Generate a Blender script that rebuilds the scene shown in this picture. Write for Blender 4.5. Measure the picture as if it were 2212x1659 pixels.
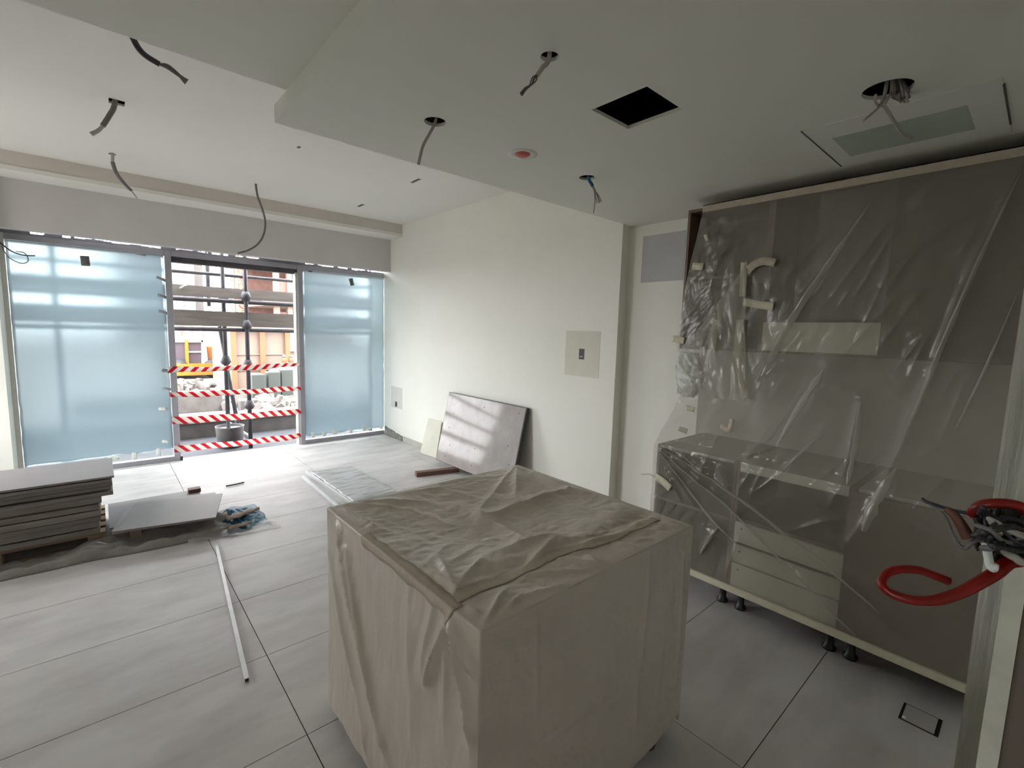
import bpy, bmesh, math, random
from mathutils import Vector, Matrix, noise

for o in list(bpy.data.objects):
    bpy.data.objects.remove(o, do_unlink=True)
S = bpy.context.scene
COL = S.collection
random.seed(7)

# ------------------------------------------------------------------ camera
H = 1.636
CR = Matrix(((0.7514972537503203, 0.6577178854067645, 0.05156608208678477),
             (-0.6590977168612017, 0.7450351632378136, 0.10253197144089135),
             (0.02901856705762764, -0.11103958193031328, 0.9933922357310144)))
FPX = 1013.5756
cam = bpy.data.objects.new('camera', bpy.data.cameras.new('camera'))
COL.objects.link(cam)
r_, f_, u_ = CR.col[0], CR.col[1], CR.col[2]
cam.matrix_world = Matrix(((r_[0], u_[0], -f_[0], 0), (r_[1], u_[1], -f_[1], 0), (r_[2], u_[2], -f_[2], H), (0, 0, 0, 1)))
cam.data.sensor_width = 36
cam.data.sensor_fit = 'HORIZONTAL'
cam.data.lens = FPX / 2212 * 36
cam.data.clip_start = 0.02
cam.data.clip_end = 500
S.camera = cam

# ------------------------------------------------------------------ light
SKY = 7.2
W = bpy.data.worlds.new('overcast_sky')
S.world = W
W.use_nodes = True
bg = W.node_tree.nodes['Background']
bg.inputs[0].default_value = (0.95, 0.985, 1.0, 1)
bg.inputs[1].default_value = SKY
sun = bpy.data.objects.new('sun', bpy.data.lights.new('sun', 'SUN'))
COL.objects.link(sun)
sun.data.energy = 1.2
sun.data.angle = math.radians(6)
sun.data.color = (1.0, 0.9, 0.78)
sun.rotation_euler = (math.radians(38), 0, math.radians(25))
po = bpy.data.objects.new('window_portal', bpy.data.lights.new('window_portal', 'AREA'))
COL.objects.link(po)
po.data.shape = 'RECTANGLE'
po.data.size, po.data.size_y = 4.1, 2.75
po.location = (1.3, 7.0, 1.3)
po.rotation_euler = (math.radians(-90), 0, 0)
po.data.cycles.is_portal = True
p2 = bpy.data.objects.new('side_door_portal', bpy.data.lights.new('side_door_portal', 'AREA'))  # guides sky sampling through the added side opening; no door there
COL.objects.link(p2)
p2.data.shape = 'RECTANGLE'
p2.data.size, p2.data.size_y = 1.8, 1.7
p2.location = (-2.15, 5.1, 1.45)
p2.rotation_euler = (0, math.radians(-90), 0)
p2.data.cycles.is_portal = True
vs = S.view_settings
vs.view_transform = 'Standard'
vs.look = 'None'
vs.exposure = 0.98
vs.gamma = 1.0
vs.use_curve_mapping = False
cy = S.cycles
cy.use_denoising = True
cy.max_bounces = 12
cy.diffuse_bounces = 8
cy.glossy_bounces = 4
cy.transmission_bounces = 6
cy.transparent_max_bounces = 24
cy.caustics_reflective = False
cy.sample_clamp_indirect = 12.0


# ------------------------------------------------------------------ helpers
def ray(u, v):
    return CR @ Vector(((u - 1106) / FPX, 1, -(v - 829.5) / FPX))


def PX(u, v, x):
    d = ray(u, v); d = d * (x / d.x); return Vector((d.x, d.y, d.z + H))


def PY(u, v, y):
    d = ray(u, v); d = d * (y / d.y); return Vector((d.x, d.y, d.z + H))


def PZ(u, v, z):
    d = ray(u, v); d = d * ((z - H) / d.z); return Vector((d.x, d.y, z))


def tag(o, label=None, cat=None, group=None, kind=None):
    if label: o['label'] = label
    if cat: o['category'] = cat
    if group: o['group'] = group
    if kind: o['kind'] = kind
    return o


def empty(name, loc, label=None, cat=None, group=None, kind=None):
    o = bpy.data.objects.new(name, None)
    COL.objects.link(o)
    o.location = loc
    o.empty_display_size = 0.05
    return tag(o, label, cat, group, kind)


def wloc(o):
    v = Vector((0, 0, 0))
    while o:
        v += o.location
        o = o.parent
    return v


class MB:
    def __init__(self):
        self.v = []; self.f = []; self.sm = []

    def add(self, vs, fs, smooth=False):
        n = len(self.v)
        self.v += [Vector(p) for p in vs]
        self.f += [tuple(i + n for i in q) for q in fs]
        self.sm += [smooth] * len(fs)
        return self

    def box(self, x0, x1, y0, y1, z0, z1, M=None):
        vs = [Vector(p) for p in ((x0, y0, z0), (x1, y0, z0), (x1, y1, z0), (x0, y1, z0),
                                  (x0, y0, z1), (x1, y0, z1), (x1, y1, z1), (x0, y1, z1))]
        if M: vs = [M @ p for p in vs]
        return self.add(vs, [(0, 3, 2, 1), (4, 5, 6, 7), (0, 1, 5, 4), (1, 2, 6, 5), (2, 3, 7, 6), (3, 0, 4, 7)])

    def quadbox(self, pts, n, t):
        """closed slab: polygon pts pushed by n*t"""
        n = Vector(n).normalized() * t
        k = len(pts)
        a = [Vector(p) for p in pts]
        b = [p + n for p in a]
        fs = [tuple(range(k)), tuple(range(2 * k - 1, k - 1, -1))]
        fs += [(i, i + k, (i + 1) % k + k, (i + 1) % k) for i in range(k)]
        return self.add(a + b, fs)

    def tube(self, path, r, n=10, caps=True):
        path = [Vector(p) for p in path]
        m = len(path)
        if isinstance(r, tuple): r = [r[0] + (r[1] - r[0]) * i / (m - 1) for i in range(m)]
        rs = r if isinstance(r, list) else [r] * m
        vs = []
        t0 = (path[1] - path[0]).normalized()
        up = Vector((0, 0, 1)) if abs(t0.z) < 0.9 else Vector((1, 0, 0))
        nn = t0.cross(up).normalized()
        for i, p in enumerate(path):
            t = (path[min(i + 1, m - 1)] - path[max(i - 1, 0)]).normalized()
            nn = (nn - t * nn.dot(t)).normalized()
            bb = t.cross(nn)
            for k in range(n):
                a = 2 * math.pi * k / n
                vs.append(p + (nn * math.cos(a) + bb * math.sin(a)) * rs[i])
        fs = []
        for i in range(m - 1):
            for k in range(n):
                fs.append((i * n + k, i * n + (k + 1) % n, (i + 1) * n + (k + 1) % n, (i + 1) * n + k))
        if caps:
            fs.append(tuple(range(n - 1, -1, -1)))
            fs.append(tuple(range((m - 1) * n, m * n)))
        return self.add(vs, fs, True)

    def cyl(self, a, b, r, n=14):
        return self.tube([a, b], r, n)

    def lathe(self, c, prof, n=24):
        """prof: list (r, z); axis vertical at c"""
        c = Vector(c)
        vs = []
        for r, z in prof:
            for k in range(n):
                a = 2 * math.pi * k / n
                vs.append(c + Vector((r * math.cos(a), r * math.sin(a), z)))
        fs = []
        for i in range(len(prof) - 1):
            for k in range(n):
                fs.append((i * n + k, i * n + (k + 1) % n, (i + 1) * n + (k + 1) % n, (i + 1) * n + k))
        return self.add(vs, fs, True)

    def grid(self, fn, nu, nv, smooth=True, flip=False):
        vs = [fn(i / nu, j / nv) for j in range(nv + 1) for i in range(nu + 1)]
        fs = []
        for j in range(nv):
            for i in range(nu):
                a = j * (nu + 1) + i
                q = (a, a + 1, a + nu + 2, a + nu + 1)
                fs.append(q[::-1] if flip else q)
        return self.add(vs, fs, smooth)

    def build(self, name, mat, parent=None, merge=0.0, bevel=0.0, solid=0.0, fix=False, **kw):
        off = wloc(parent) if parent else Vector((0, 0, 0))
        me = bpy.data.meshes.new(name)
        me.from_pydata([tuple(p - off) for p in self.v], [], self.f)
        me.polygons.foreach_set('use_smooth', self.sm)
        if merge or fix:
            bm = bmesh.new(); bm.from_mesh(me)
            if merge: bmesh.ops.remove_doubles(bm, verts=bm.verts, dist=merge)
            if fix: bmesh.ops.recalc_face_normals(bm, faces=bm.faces)
            bm.to_mesh(me); bm.free()
        me.update()
        o = bpy.data.objects.new(name, me)
        COL.objects.link(o)
        if mat: me.materials.append(mat)
        if parent: o.parent = parent
        if bevel:
            b = o.modifiers.new('bevel', 'BEVEL'); b.width = bevel; b.segments = 2; b.limit_method = 'ANGLE'
        if solid:
            b = o.modifiers.new('solid', 'SOLIDIFY'); b.thickness = solid
        return tag(o, **kw)


def sstep(a, b, x):
    t = max(0.0, min(1.0, (x - a) / (b - a)))
    return t * t * (3 - 2 * t)


def spline(pts, n=8):
    pts = [Vector(p) for p in pts]
    out = []
    for i in range(len(pts) - 1):
        p0 = pts[max(i - 1, 0)]; p1 = pts[i]; p2 = pts[i + 1]; p3 = pts[min(i + 2, len(pts) - 1)]
        for k in range(n):
            t = k / n
            out.append(0.5 * ((2 * p1) + (p2 - p0) * t + (2 * p0 - 5 * p1 + 4 * p2 - p3) * t * t + (3 * p1 - p0 - 3 * p2 + p3) * t ** 3))
    out.append(pts[-1])
    return out


def segd(px, py, a, b):
    dx, dy = b[0] - a[0], b[1] - a[1]
    L2 = dx * dx + dy * dy
    t = ((px - a[0]) * dx + (py - a[1]) * dy) / L2
    tc = max(0.0, min(1.0, t))
    ex, ey = px - a[0] - dx * tc, py - a[1] - dy * tc
    return math.hypot(ex, ey), tc


# ------------------------------------------------------------------ materials
def mat(name, col, rough=0.6, metal=0.0, var=0.0, scale=3.0, bump=0.0, bscale=40.0, col2=None, spec=0.5, stretch=None, objrand=0.0, detail=5.0, coat=0.0, lo=0.35, hi=0.65, bdist=0.01):
    m = bpy.data.materials.new(name)
    m.use_nodes = True
    nt = m.node_tree; N = nt.nodes; L = nt.links
    b = N['Principled BSDF']
    b.inputs['Base Color'].default_value = (*col, 1)
    b.inputs['Roughness'].default_value = rough
    b.inputs['Metallic'].default_value = metal
    b.inputs['Specular IOR Level'].default_value = spec
    b.inputs['Coat Weight'].default_value = coat
    pos = None
    if var or bump or col2:
        g = N.new('ShaderNodeNewGeometry')
        mp = N.new('ShaderNodeMapping')
        L.new(g.outputs['Position'], mp.inputs['Vector'])
        if stretch: mp.inputs['Scale'].default_value = stretch
        pos = mp.outputs[0]
    src = None
    if var or col2:
        n = N.new('ShaderNodeTexNoise'); n.inputs['Scale'].default_value = scale; n.inputs['Detail'].default_value = detail
        n.inputs['Roughness'].default_value = 0.6
        L.new(pos, n.inputs['Vector'])
        rp = N.new('ShaderNodeMapRange'); rp.inputs[1].default_value = lo; rp.inputs[2].default_value = hi
        L.new(n.outputs[0], rp.inputs[0])
        mx = N.new('ShaderNodeMix'); mx.data_type = 'RGBA'
        c2 = col2 if col2 else tuple(c * (1 - var) for c in col)
        mx.inputs[6].default_value = (*col, 1); mx.inputs[7].default_value = (*c2, 1)
        L.new(rp.outputs[0], mx.inputs[0])
        src = mx.outputs[2]
    if objrand:
        oi = N.new('ShaderNodeObjectInfo')
        mr = N.new('ShaderNodeMapRange'); mr.inputs[3].default_value = 1 - objrand; mr.inputs[4].default_value = 1 + objrand * 0.4
        L.new(oi.outputs['Random'], mr.inputs[0])
        hs = N.new('ShaderNodeHueSaturation')
        L.new(mr.outputs[0], hs.inputs['Value'])
        if src: L.new(src, hs.inputs['Color'])
        else: hs.inputs['Color'].default_value = (*col, 1)
        src = hs.outputs[0]
    if src: L.new(src, b.inputs['Base Color'])
    if bump:
        n2 = N.new('ShaderNodeTexNoise'); n2.inputs['Scale'].default_value = bscale; n2.inputs['Detail'].default_value = 4
        L.new(pos, n2.inputs['Vector'])
        bp = N.new('ShaderNodeBump'); bp.inputs['Strength'].default_value = bump; bp.inputs['Distance'].default_value = bdist
        L.new(n2.outputs[0], bp.inputs['Height'])
        L.new(bp.outputs[0], b.inputs['Normal'])
    m['bsdf'] = b.name
    return m


def sheetmat(name, col, transp, transl, rough, glossy, bump=0.3, bscale=25, haze=None, stretch=None, var=0.0, vscale=4.0):
    """thin plastic: transparent + translucent + diffuse + glossy"""
    m = bpy.data.materials.new(name); m.use_nodes = True
    nt = m.node_tree; N = nt.nodes; L = nt.links
    for n in list(N): N.remove(n)
    out = N.new('ShaderNodeOutputMaterial')
    g = N.new('ShaderNodeNewGeometry')
    mp = N.new('ShaderNodeMapping'); L.new(g.outputs['Position'], mp.inputs['Vector'])
    if stretch: mp.inputs['Scale'].default_value = stretch
    nz = N.new('ShaderNodeTexNoise'); nz.inputs['Scale'].default_value = bscale; nz.inputs['Detail'].default_value = 5
    L.new(mp.outputs[0], nz.inputs['Vector'])
    bp = N.new('ShaderNodeBump'); bp.inputs['Strength'].default_value = bump; bp.inputs['Distance'].default_value = 0.01
    L.new(nz.outputs[0], bp.inputs['Height'])
    d = N.new('ShaderNodeBsdfDiffuse'); d.inputs[0].default_value = (*col, 1)
    t = N.new('ShaderNodeBsdfTranslucent'); t.inputs[0].default_value = (*col, 1)
    gl = N.new('ShaderNodeBsdfGlossy'); gl.inputs['Roughness'].default_value = rough
    tr = N.new('ShaderNodeBsdfTransparent')
    for s in (d, t, gl): L.new(bp.outputs[0], s.inputs['Normal'])
    m1 = N.new('ShaderNodeMixShader'); m1.inputs[0].default_value = transl
    L.new(d.outputs[0], m1.inputs[1]); L.new(t.outputs[0], m1.inputs[2])
    m2 = N.new('ShaderNodeMixShader'); m2.inputs[0].default_value = glossy
    L.new(m1.outputs[0], m2.inputs[1]); L.new(gl.outputs[0], m2.inputs[2])
    m3 = N.new('ShaderNodeMixShader'); m3.inputs[0].default_value = transp
    L.new(m2.outputs[0], m3.inputs[1]); L.new(tr.outputs[0], m3.inputs[2])
    if var:
        nv = N.new('ShaderNodeTexNoise'); nv.inputs['Scale'].default_value = vscale; nv.inputs['Detail'].default_value = 4
        L.new(mp.outputs[0], nv.inputs['Vector'])
        mr = N.new('ShaderNodeMapRange'); mr.inputs[1].default_value = 0.35; mr.inputs[2].default_value = 0.7
        mr.inputs[3].default_value = transp + var; mr.inputs[4].default_value = transp - var
        L.new(nv.outputs[0], mr.inputs[0]); L.new(mr.outputs[0], m3.inputs[0])
    L.new(m3.outputs[0], out.inputs[0])
    return m


def glassmat(name, tint=(0.95, 0.98, 0.97), gloss=0.06):
    m = bpy.data.materials.new(name); m.use_nodes = True
    nt = m.node_tree; N = nt.nodes; L = nt.links
    for n in list(N): N.remove(n)
    out = N.new('ShaderNodeOutputMaterial')
    tr = N.new('ShaderNodeBsdfTransparent'); tr.inputs[0].default_value = (*tint, 1)
    gl = N.new('ShaderNodeBsdfGlossy'); gl.inputs['Roughness'].default_value = 0.02
    mx = N.new('ShaderNodeMixShader'); mx.inputs[0].default_value = gloss
    L.new(tr.outputs[0], mx.inputs[1]); L.new(gl.outputs[0], mx.inputs[2]); L.new(mx.outputs[0], out.inputs[0])
    return m


def filmmat(name):
    """blue-white protective film: rough see-through blur plus translucent scatter"""
    m = bpy.data.materials.new(name); m.use_nodes = True
    nt = m.node_tree; N = nt.nodes; L = nt.links
    for n in list(N): N.remove(n)
    out = N.new('ShaderNodeOutputMaterial')
    rf = N.new('ShaderNodeBsdfRefraction'); rf.inputs['Roughness'].default_value = 0.27; rf.inputs['IOR'].default_value = 1.25
    rf.inputs[0].default_value = (0.47, 0.495, 0.51, 1)
    tl = N.new('ShaderNodeBsdfTranslucent'); tl.inputs[0].default_value = (0.55, 0.65, 0.73, 1)
    df = N.new('ShaderNodeBsdfDiffuse'); df.inputs[0].default_value = (0.48, 0.56, 0.60, 1)
    gl = N.new('ShaderNodeBsdfGlossy'); gl.inputs['Roughness'].default_value = 0.2
    g = N.new('ShaderNodeNewGeometry')
    nz = N.new('ShaderNodeTexNoise'); nz.inputs['Scale'].default_value = 9; nz.inputs['Detail'].default_value = 6
    mp = N.new('ShaderNodeMapping'); mp.inputs['Scale'].default_value = (1, 1, 0.35)
    L.new(g.outputs['Position'], mp.inputs[0]); L.new(mp.outputs[0], nz.inputs['Vector'])
    bp = N.new('ShaderNodeBump'); bp.inputs['Strength'].default_value = 0.25; bp.inputs['Distance'].default_value = 0.01
    L.new(nz.outputs[0], bp.inputs['Height'])
    for s in (rf, gl): L.new(bp.outputs[0], s.inputs['Normal'])
    a = N.new('ShaderNodeMixShader'); a.inputs[0].default_value = 0.45
    L.new(tl.outputs[0], a.inputs[1]); L.new(df.outputs[0], a.inputs[2])
    b = N.new('ShaderNodeMixShader'); b.inputs[0].default_value = 0.6
    L.new(a.outputs[0], b.inputs[1]); L.new(rf.outputs[0], b.inputs[2])
    c = N.new('ShaderNodeMixShader'); c.inputs[0].default_value = 0.04
    L.new(b.outputs[0], c.inputs[1]); L.new(gl.outputs[0], c.inputs[2])
    L.new(c.outputs[0], out.inputs[0])
    return m


def stripemat(name, slant):
    m = bpy.data.materials.new(name); m.use_nodes = True
    nt = m.node_tree; N = nt.nodes; L = nt.links
    b = N['Principled BSDF']; b.inputs['Roughness'].default_value = 0.4
    g = N.new('ShaderNodeTexCoord'); sp = N.new('ShaderNodeSeparateXYZ'); L.new(g.outputs['Object'], sp.inputs[0])
    z = N.new('ShaderNodeMath'); z.operation = 'MULTIPLY_ADD'; z.inputs[1].default_value = slant
    L.new(sp.outputs[2], z.inputs[0]); L.new(sp.outputs[0], z.inputs[2])
    f = N.new('ShaderNodeMath'); f.operation = 'MULTIPLY'; f.inputs[1].default_value = 9.2; L.new(z.outputs[0], f.inputs[0])
    fr = N.new('ShaderNodeMath'); fr.operation = 'FRACT'; L.new(f.outputs[0], fr.inputs[0])
    gt = N.new('ShaderNodeMath'); gt.operation = 'GREATER_THAN'; gt.inputs[1].default_value = 0.55; L.new(fr.outputs[0], gt.inputs[0])
    mx = N.new('ShaderNodeMix'); mx.data_type = 'RGBA'
    mx.inputs[6].default_value = (0.80, 0.74, 0.70, 1); mx.inputs[7].default_value = (0.62, 0.02, 0.045, 1)
    L.new(gt.outputs[0], mx.inputs[0]); L.new(mx.outputs[2], b.inputs['Base Color'])
    b.inputs['Subsurface Weight'].default_value = 0.0
    tl = N.new('ShaderNodeBsdfTranslucent'); L.new(mx.outputs[2], tl.inputs[0])
    ms = N.new('ShaderNodeMixShader'); ms.inputs[0].default_value = 0.4
    L.new(b.outputs[0], ms.inputs[1]); L.new(tl.outputs[0], ms.inputs[2])
    L.new(ms.outputs[0], N['Material Output'].inputs[0])
    return m


M = {}
M['wall'] = mat('painted_plaster', (0.80, 0.79, 0.73), 0.7, var=0.05, scale=1.6, bump=0.06, bscale=30)
M['wallR'] = mat('painted_plaster_cream', (0.84, 0.83, 0.76), 0.62, var=0.04, scale=1.2, bump=0.05, bscale=25)
M['header'] = mat('grey_primer_plaster', (0.62, 0.60, 0.60), 0.8, var=0.06, scale=2)
M['beam'] = mat('bare_plaster_beam', (0.66, 0.61, 0.57), 0.8, var=0.08, scale=2.5)
M['ceil'] = mat('ceiling_paint', (0.78, 0.77, 0.73), 0.75, var=0.03, scale=0.8)
M['soffit'] = mat('soffit_paint', (0.76, 0.77, 0.71), 0.75, var=0.03, scale=0.8)
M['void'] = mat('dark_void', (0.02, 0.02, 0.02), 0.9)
M['grout'] = mat('grout', (0.09, 0.085, 0.08), 0.9)
M['tile'] = mat('dusty_floor_tile', (0.60, 0.575, 0.565), 0.5, spec=0.35, col2=(0.40, 0.375, 0.37), scale=2.6, detail=10, lo=0.42, hi=0.80, bump=0.03, bscale=14, objrand=0.05, stretch=(0.6, 1.5, 1))
M['alu'] = mat('grey_aluminium', (0.36, 0.36, 0.40), 0.45, metal=0.1, var=0.12, scale=6)
M['alu_light'] = mat('pale_frame_edge', (0.62, 0.62, 0.58), 0.5, var=0.1, scale=12)
M['film'] = filmmat('blue_protective_film')
M['glass'] = glassmat('clear_glass')
M['white_tape'] = mat('white_tape', (0.80, 0.84, 0.82), 0.6)
M['sticker'] = mat('dark_paper_tag', (0.13, 0.13, 0.12), 0.7)
M['tapeA'] = stripemat('barrier_tape_rising', -1.0)
M['tapeB'] = stripemat('barrier_tape_falling', 1.0)
M['cover'] = mat('dust_cover_plastic', (0.60, 0.53, 0.47), 0.30, var=0.08, scale=5, bump=0.25, bscale=55, spec=0.5, bdist=0.006)
M['masking'] = mat('masking_tape', (0.52, 0.45, 0.36), 0.6, var=0.12, scale=30, bump=0.2, bscale=60)
M['masking_pale'] = mat('masking_tape_pale', (0.66, 0.61, 0.47), 0.6, var=0.1, scale=30)
M['poly'] = sheetmat('clear_polythene', (0.60, 0.56, 0.475), 0.57, 0.35, 0.25, 0.13, bump=0.25, bscale=14, stretch=(1, 1.4, 0.7))
M['poly_pleat'] = sheetmat('folded_polythene', (0.74, 0.72, 0.66), 0.62, 0.4, 0.22, 0.16, bump=0.15, bscale=14)
M['poly_dense'] = sheetmat('bunched_polythene', (0.80, 0.82, 0.78), 0.22, 0.4, 0.2, 0.12, bump=0.6, bscale=40)
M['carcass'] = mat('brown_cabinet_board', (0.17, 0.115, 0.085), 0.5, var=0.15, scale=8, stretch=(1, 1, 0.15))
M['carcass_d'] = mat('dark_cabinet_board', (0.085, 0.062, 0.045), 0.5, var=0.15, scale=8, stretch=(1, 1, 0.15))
M['carcass_in'] = mat('grey_cabinet_back', (0.12, 0.118, 0.095), 0.55, var=0.1, scale=4)
M['cream'] = mat('cream_cabinet_front', (0.56, 0.53, 0.45), 0.45, var=0.05, scale=6)
M['black'] = mat('black_plastic', (0.018, 0.018, 0.02), 0.4)
M['cable_w'] = mat('pale_cable_sheath', (0.42, 0.40, 0.37), 0.5)
M['cable_g'] = mat('grey_cable_sheath', (0.17, 0.16, 0.165), 0.5)
M['cable_b'] = mat('black_cable_sheath', (0.03, 0.032, 0.045), 0.45)
M['wire_br'] = mat('brown_wire', (0.13, 0.045, 0.03), 0.5)
M['wire_gn'] = mat('dark_green_black_tape', (0.035, 0.042, 0.03), 0.4, var=0.5, scale=60, bump=0.6, bscale=90)
M['blue_tape'] = mat('blue_insulation_tape', (0.02, 0.11, 0.26), 0.4)
M['red'] = mat('red_conduit', (0.30, 0.008, 0.007), 0.3, var=0.3, scale=25)
M['red_cap'] = mat('red_sprinkler_cap', (0.58, 0.12, 0.10), 0.5)
M['patch'] = mat('skim_patch', (0.70, 0.68, 0.58), 0.75, var=0.05, scale=6)
M['patch_low'] = mat('greige_skim_patch', (0.66, 0.65, 0.59), 0.8, var=0.06, scale=5)
M['patch_grey'] = mat('grey_filler_patch', (0.52, 0.52, 0.53), 0.8, var=0.08, scale=5)
M['patch_green'] = mat('green_board_patch', (0.46, 0.52, 0.47), 0.8, var=0.18, scale=4)
M['board_white'] = mat('plasterboard_panel', (0.72, 0.73, 0.69), 0.8, var=0.04, scale=3)
M['backsplash'] = mat('bare_grey_plaster', (0.40, 0.385, 0.34), 0.85, var=0.12, scale=3)
M['mortar'] = mat('rough_mortar', (0.28, 0.265, 0.24), 0.95, var=0.5, scale=30, bump=1.0, bscale=45)
M['base'] = mat('grey_skirting', (0.46, 0.44, 0.39), 0.6, var=0.1, scale=6)
M['plaster_end'] = mat('raw_skim_plaster', (0.78, 0.79, 0.71), 0.8, var=0.25, scale=7, stretch=(1, 5, 0.35), bump=0.3, bscale=20)
M['brown_panel'] = mat('brown_timber_panel', (0.16, 0.125, 0.10), 0.55, var=0.15, scale=5, stretch=(1, 1, 0.2))
M['pale_edge'] = mat('pale_edge_bead', (0.62, 0.62, 0.53), 0.6, var=0.15, scale=10)
M['slab'] = mat('grey_tile_slab', (0.29, 0.262, 0.262), 0.5, var=0.08, scale=3, objrand=0.12)
M['slab_edge'] = mat('carton_edge', (0.30, 0.265, 0.25), 0.8, var=0.3, scale=12, stretch=(0.4, 0.4, 4), objrand=0.3)
M['pallet'] = mat('raw_pallet_wood', (0.33, 0.235, 0.17), 0.8, var=0.35, scale=9, stretch=(0.4, 3, 3))
M['tarp_g'] = mat('grey_ground_sheet', (0.36, 0.345, 0.33), 0.55, var=0.3, scale=7, bump=0.4, bscale=30)
M['tarp_p'] = sheetmat('clear_ground_sheet', (0.72, 0.70, 0.70), 0.55, 0.3, 0.25, 0.10, bump=0.5, bscale=30)
M['tarp_b'] = mat('blue_tarpaulin', (0.03, 0.16, 0.27), 0.45, var=0.5, scale=14, bump=0.6, bscale=35)
M['card'] = mat('torn_cardboard', (0.36, 0.27, 0.215), 0.85, var=0.2, scale=12)
M['batten'] = mat('reddish_timber_batten', (0.20, 0.10, 0.08), 0.6, var=0.3, scale=14, stretch=(0.3, 3, 3))
M['mirror_panel'] = mat('glossy_film_faced_panel', (0.43, 0.385, 0.365), 0.09, var=0.18, scale=5, spec=0.2, bump=0.02, bscale=6)
M['wrapA'] = mat('film_wrapped_panel', (0.50, 0.49, 0.48), 0.35, col2=(0.15, 0.148, 0.145), scale=9, stretch=(0.5, 4, 1), lo=0.46, hi=0.72, bump=0.35, bscale=24, bdist=0.006)
M['profile'] = mat('white_metal_profile', (0.66, 0.66, 0.67), 0.4, metal=0.2, var=0.12, scale=15)
M['hob'] = mat('floor_box_lid', (0.50, 0.475, 0.455), 0.45, var=0.05, scale=4)
# outdoors
M['ground'] = mat('dusty_site_ground', (0.30, 0.265, 0.24), 0.95, col2=(0.17, 0.155, 0.15), scale=1.6, detail=8, bump=0.5, bscale=8)
M['concrete'] = mat('site_concrete', (0.105, 0.094, 0.09), 0.9, var=0.3, scale=5, bump=0.4, bscale=20)
M['shaded_paving'] = mat('apron_concrete_painted_shade', (0.085, 0.085, 0.10), 0.9, var=0.35, scale=4, stretch=(0.5, 3, 1), bump=0.5, bscale=15)  # dark tone paints in the shade lying on the concrete by the door
M['steel'] = mat('scaffold_steel', (0.10, 0.095, 0.105), 0.55, metal=0.4, var=0.3, scale=12)
M['plank'] = mat('scaffold_plank', (0.33, 0.285, 0.26), 0.85, var=0.25, scale=8, stretch=(0.3, 3, 3))
M['hutwall'] = mat('beige_hut_wall', (0.18, 0.13, 0.105), 0.8, var=0.08, scale=2)
M['hutpost'] = mat('orange_hut_post', (0.24, 0.085, 0.04), 0.7)
M['yellow'] = mat('yellow_machine_paint', (0.32, 0.14, 0.015), 0.5, var=0.1, scale=4)
M['orange'] = mat('orange_machine_paint', (0.30, 0.11, 0.03), 0.5, var=0.15, scale=4)
M['bin'] = mat('dark_green_bin', (0.035, 0.04, 0.035), 0.6)
M['vwhite'] = mat('white_machine_paint', (0.42, 0.36, 0.32), 0.5)
M['vglass'] = mat('machine_window', (0.09, 0.07, 0.085), 0.15)
M['farwhite'] = mat('far_facade_white', (0.22, 0.205, 0.205), 0.9, var=0.05, scale=0.3)
M['farwin'] = mat('far_window', (0.11, 0.105, 0.11), 0.5)
M['farslab'] = mat('far_slab_concrete', (0.24, 0.175, 0.14), 0.9)
M['brick'] = mat('far_brick_infill', (0.23, 0.125, 0.105), 0.9, var=0.35, scale=1.5)
M['crane'] = mat('crane_orange', (0.28, 0.11, 0.07), 0.6)
M['sack'] = mat('white_sack', (0.26, 0.22, 0.19), 0.8, var=0.12, scale=5, bump=0.4, bscale=12)
M['rubble'] = mat('broken_concrete', (0.17, 0.15, 0.14), 0.95, var=0.4, scale=6)
M['pvc'] = mat('white_pvc_pipe', (0.72, 0.72, 0.70), 0.4)
M['bucket'] = mat('cement_bucket', (0.14, 0.13, 0.13), 0.8, var=0.3, scale=12)

# ------------------------------------------------------------------ room constants
XR = 3.27      # right wall of the living end
XN = 3.38      # kitchen niche wall
XL = -1.9      # left wall
YW = 6.70      # window frame plane
ZC = 3.07      # living ceiling
ZS = 2.523     # kitchen soffit
ZU = 2.598     # upper kitchen ceiling
YB = -2.4      # back wall


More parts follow.
